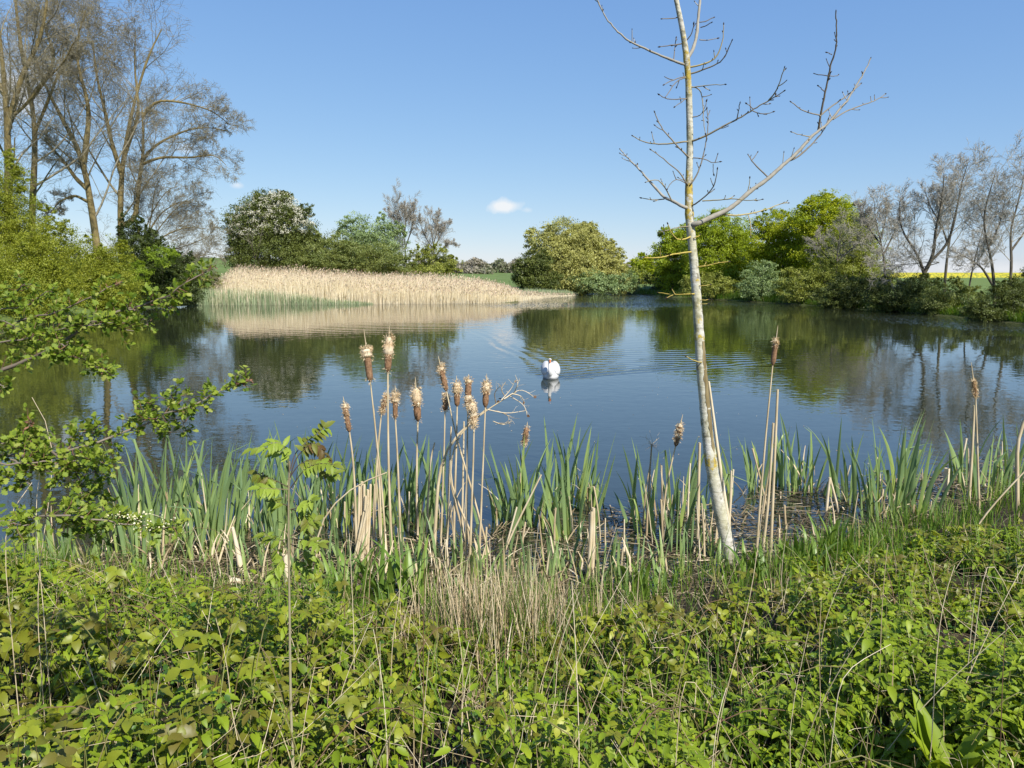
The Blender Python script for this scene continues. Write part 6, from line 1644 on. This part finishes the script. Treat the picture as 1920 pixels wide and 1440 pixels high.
# grass along the whole water edge, patchy
n = 9000
x = rng.uniform(-4.8, 3.5, n); y = rng.uniform(4.0, 7.5, n); d = lake_sd(x, y)
k = (d > -.12) & (rng.random(n) < np.exp(-((d - .35) / .42) ** 2) * np.clip(.35 + 1.1 * wav(x, y, 3.0, 95), .04, 1))
x, y = x[k], y[k]; rep = 3; x = np.repeat(x, rep) + rng.normal(0, .03, len(x) * rep); y = np.repeat(y, rep) + rng.normal(0, .03, len(y) * rep); m = len(x)
mb = MB(); blades(mb, np.stack([x, y, np.maximum(terrain_z(x, y), -.02) - .01], 1), rng.uniform(.12, .42, m), rng.uniform(0, 6.28, m), np.abs(rng.normal(.1, .2, m)), rng.uniform(.1, 1.3, m), rng.uniform(.004, .010, m), 6, np.clip(rng.normal(.5, .27, m), 0, 1))
tag(mb.build('grass', M_GRASS), 'patchy fringe of green grass where the bank meets the reeds', 'grass', kind='stuff')

# tuft of old straw and new grass in the middle of the bank
g = ground(950, 1190, .35); gz = tz(g[0], g[1])
TU = empty('straw_tuft', (g[0], g[1], gz), 'big tuft of old straw mixed with green grass in the middle of the bank', 'grass tuft')
n = 950
bx = np.stack([g[0] + rng.normal(0, .27, n), g[1] + rng.normal(.15, .22, n), np.zeros(n)], 1); bx[:, 2] = terrain_z(bx[:, 0], bx[:, 1]) - .01
mb = MB(); blades(mb, bx, rng.uniform(.25, .62, n), rng.uniform(0, 6.28, n), np.abs(rng.normal(.12, .15, n)), np.abs(rng.normal(.3, .4, n)), rng.uniform(.003, .006, n), 6, np.clip(rng.normal(.42, .25, n), 0, 1)); mb.build('dry_blades', M_STRAW, TU)
n = 700
bx = np.stack([g[0] + rng.normal(.02, .27, n), g[1] + rng.normal(.12, .22, n), np.zeros(n)], 1); bx[:, 2] = terrain_z(bx[:, 0], bx[:, 1]) - .01
mb = MB(); blades(mb, bx, rng.uniform(.2, .55, n), rng.uniform(0, 6.28, n), np.abs(rng.normal(.1, .12, n)), np.abs(rng.normal(.3, .3, n)), rng.uniform(.003, .006, n), 6, np.clip(rng.normal(.35, .2, n), 0, .8)); mb.build('green_blades', M_GRASS, TU)

# single dead stems standing up through the undergrowth
G_DS = 'thin dead stems standing in the undergrowth'
DST = [([(728, 1440), (722, 1330), (712, 1240), (700, 1180)], .9, 2.6), ([(1088, 1440), (1083, 1300), (1078, 1180), (1072, 1090)], .8, 2.2), ([(935, 1320), (928, 1200), (920, 1080), (918, 1010)], .8, 3.0),
       ([(795, 1330), (793, 1200), (797, 1060), (792, 940)], .2, 2.9), ([(1350, 1335), (1378, 1240), (1408, 1120), (1425, 1000), (1432, 930)], .6, 2.8), ([(1650, 1285), (1652, 1150), (1664, 1020)], .3, 3.0),
       ([(1745, 1440), (1752, 1280), (1765, 1130), (1790, 1060)], .7, 2.6), ([(1875, 1440), (1880, 1250), (1890, 1130)], .15, 2.4), ([(215, 1350), (265, 1260), (320, 1178)], 1.0, 2.5), ([(665, 1230), (660, 1100), (655, 1000)], .8, 3.4),
       ([(735, 1200), (755, 1080), (745, 990)], .7, 3.4), ([(560, 1440), (575, 1320), (590, 1250)], .5, 2.4), ([(1000, 1330), (1040, 1200), (1085, 1090)], .7, 2.9), ([(1060, 1280), (1120, 1170), (1180, 1060)], .7, 2.9),
       ([(1800, 1300), (1880, 1130), (1930, 1040)], .7, 3.0), ([(480, 1440), (505, 1360), (515, 1310)], .9, 2.3), ([(1340, 1385), (1350, 1320), (1362, 1290)], .9, 2.3), ([(1575, 1260), (1620, 1235), (1670, 1208)], 1.0, 2.7),
       ([(1540, 1340), (1535, 1220), (1540, 1120)], .3, 2.9), ([(830, 1400), (860, 1280), (880, 1200)], .8, 2.6), ([(1280, 1230), (1330, 1320), (1400, 1440)], .5, 2.3), ([(1850, 1020), (1900, 1130), (1930, 1200)], .8, 3.2),
       ([(65, 1100), (85, 980), (100, 900), (110, 830), (90, 770), (60, 745)], .6, 2.9), ([(75, 1060), (60, 960), (75, 880)], .7, 2.9), ([(1010, 1440), (1040, 1330), (1045, 1240)], .6, 2.5), ([(620, 1400), (640, 1290), (700, 1150)], .8, 2.8),
       ([(0, 950), (20, 930), (60, 905)], .6, 2.5), ([(380, 1440), (375, 1300), (350, 1220)], .5, 2.5), ([(870, 1250), (850, 1130), (830, 1040)], .7, 3.3), ([(980, 1200), (1000, 1080), (1010, 980)], .6, 3.6)]
def deadstem(pts, a, Y, r=.0022):
    p = [at(x, y, Y + .06 * i) for i, (x, y) in enumerate(pts)]
    z = tz(p[0][0], p[0][1])
    if p[0][2] > z: p = [np.array([p[0][0] - .02, p[0][1], z - .01])] + p
    P = resample(p, 12)
    mb = MB(); tubes(mb, P, np.linspace(r, r * .5, 12), 5, a=np.clip(np.full((1, 12), a) + rng.normal(0, .08, (1, 12)), 0, 1))
    return tag(mb.build('dead_stem', M_STRAW if a > .25 else M_DARKSTEM, origin=tuple(P[0])), 'thin dead stem standing up through the brambles and nettles', 'dead stem', G_DS)
for pts_, a_, Y_ in DST: deadstem(pts_, a_, Y_)
for k in range(100):
    px0 = rng.uniform(20, 1900); Y = rng.uniform(2.2, 5.0)
    x_ = (px0 - 960) / F * Y
    zg_ = tz(x_, Y); L = rng.uniform(.35, .85)
    dv = np.array([rng.normal(0, .25), rng.normal(0, .2), 1.0]); dv /= np.linalg.norm(dv)
    p0 = np.array([x_, Y, zg_ - .01]); bend = np.array([rng.normal(0, .12), 0, 0]) * L
    P = resample([p0, p0 + dv * L * .5, p0 + dv * L + bend], 8)
    a_ = rng.choice([.1, .5, .75, 1.0])
    mb = MB(); tubes(mb, P, np.linspace(.0022, .0010, 8) * rng.uniform(.7, 1.2), 5, a=a_)
    tag(mb.build('dead_stem', M_STRAW if a_ > .2 else M_DARKSTEM, origin=tuple(p0)), 'thin dead stem standing up through the brambles and nettles', 'dead stem', G_DS)
# loose pale straws lying through the undergrowth
n = 2400
pts = bank_points(rng, n, 1.3, 6.5); m = len(pts)
p = np.concatenate([pts, (terrain_z(pts[:, 0], pts[:, 1]) + canopy(pts[:, 0], pts[:, 1]) * rng.uniform(.1, .95, m))[:, None]], 1)
d = randdir(rng, m) * np.array([1, 1, .5]); P, R = march(rng, p, d, rng.uniform(.1, .45, m), np.full(m, .0014), 5, .12, 0, .6)
mb = MB(); tubes(mb, P, R, 4, a=rng.random(m))
tag(mb.build('loose_straw', M_STRAW), 'pale loose straws lying through the undergrowth', 'straw', kind='stuff')
# dock with long upright leaves at the right
g = at(1785, 1330, 2.6); g[2] = tz(g[0], 2.6)
DK = empty('dock_plant', g, 'dock plant with long upright crinkled leaves at the lower right', 'plant')
DOCK = leaf_template([(0, .05), (.15, .10), (.3, .13), (.45, .12), (.6, .125), (.75, .10), (.9, .06), (1, 0)], .4, .15, .12)
n = 14; az = rng.uniform(0, 6.28, n)
d = np.stack([np.cos(az) * .35, np.sin(az) * .35, np.full(n, 1.0)], 1); mb = MB()
place(mb, DOCK, np.tile(g, (n, 1)) + rng.normal(0, .02, (n, 3)) * np.array([1, 1, 0]), d, np.stack([np.cos(az) * -1, np.sin(az) * -1, np.full(n, .3)], 1), rng.uniform(.25, .42, n), a=rng.uniform(.3, .8, n), wscale=.30)
mb.build('leaves', M_NETTLE, DK)
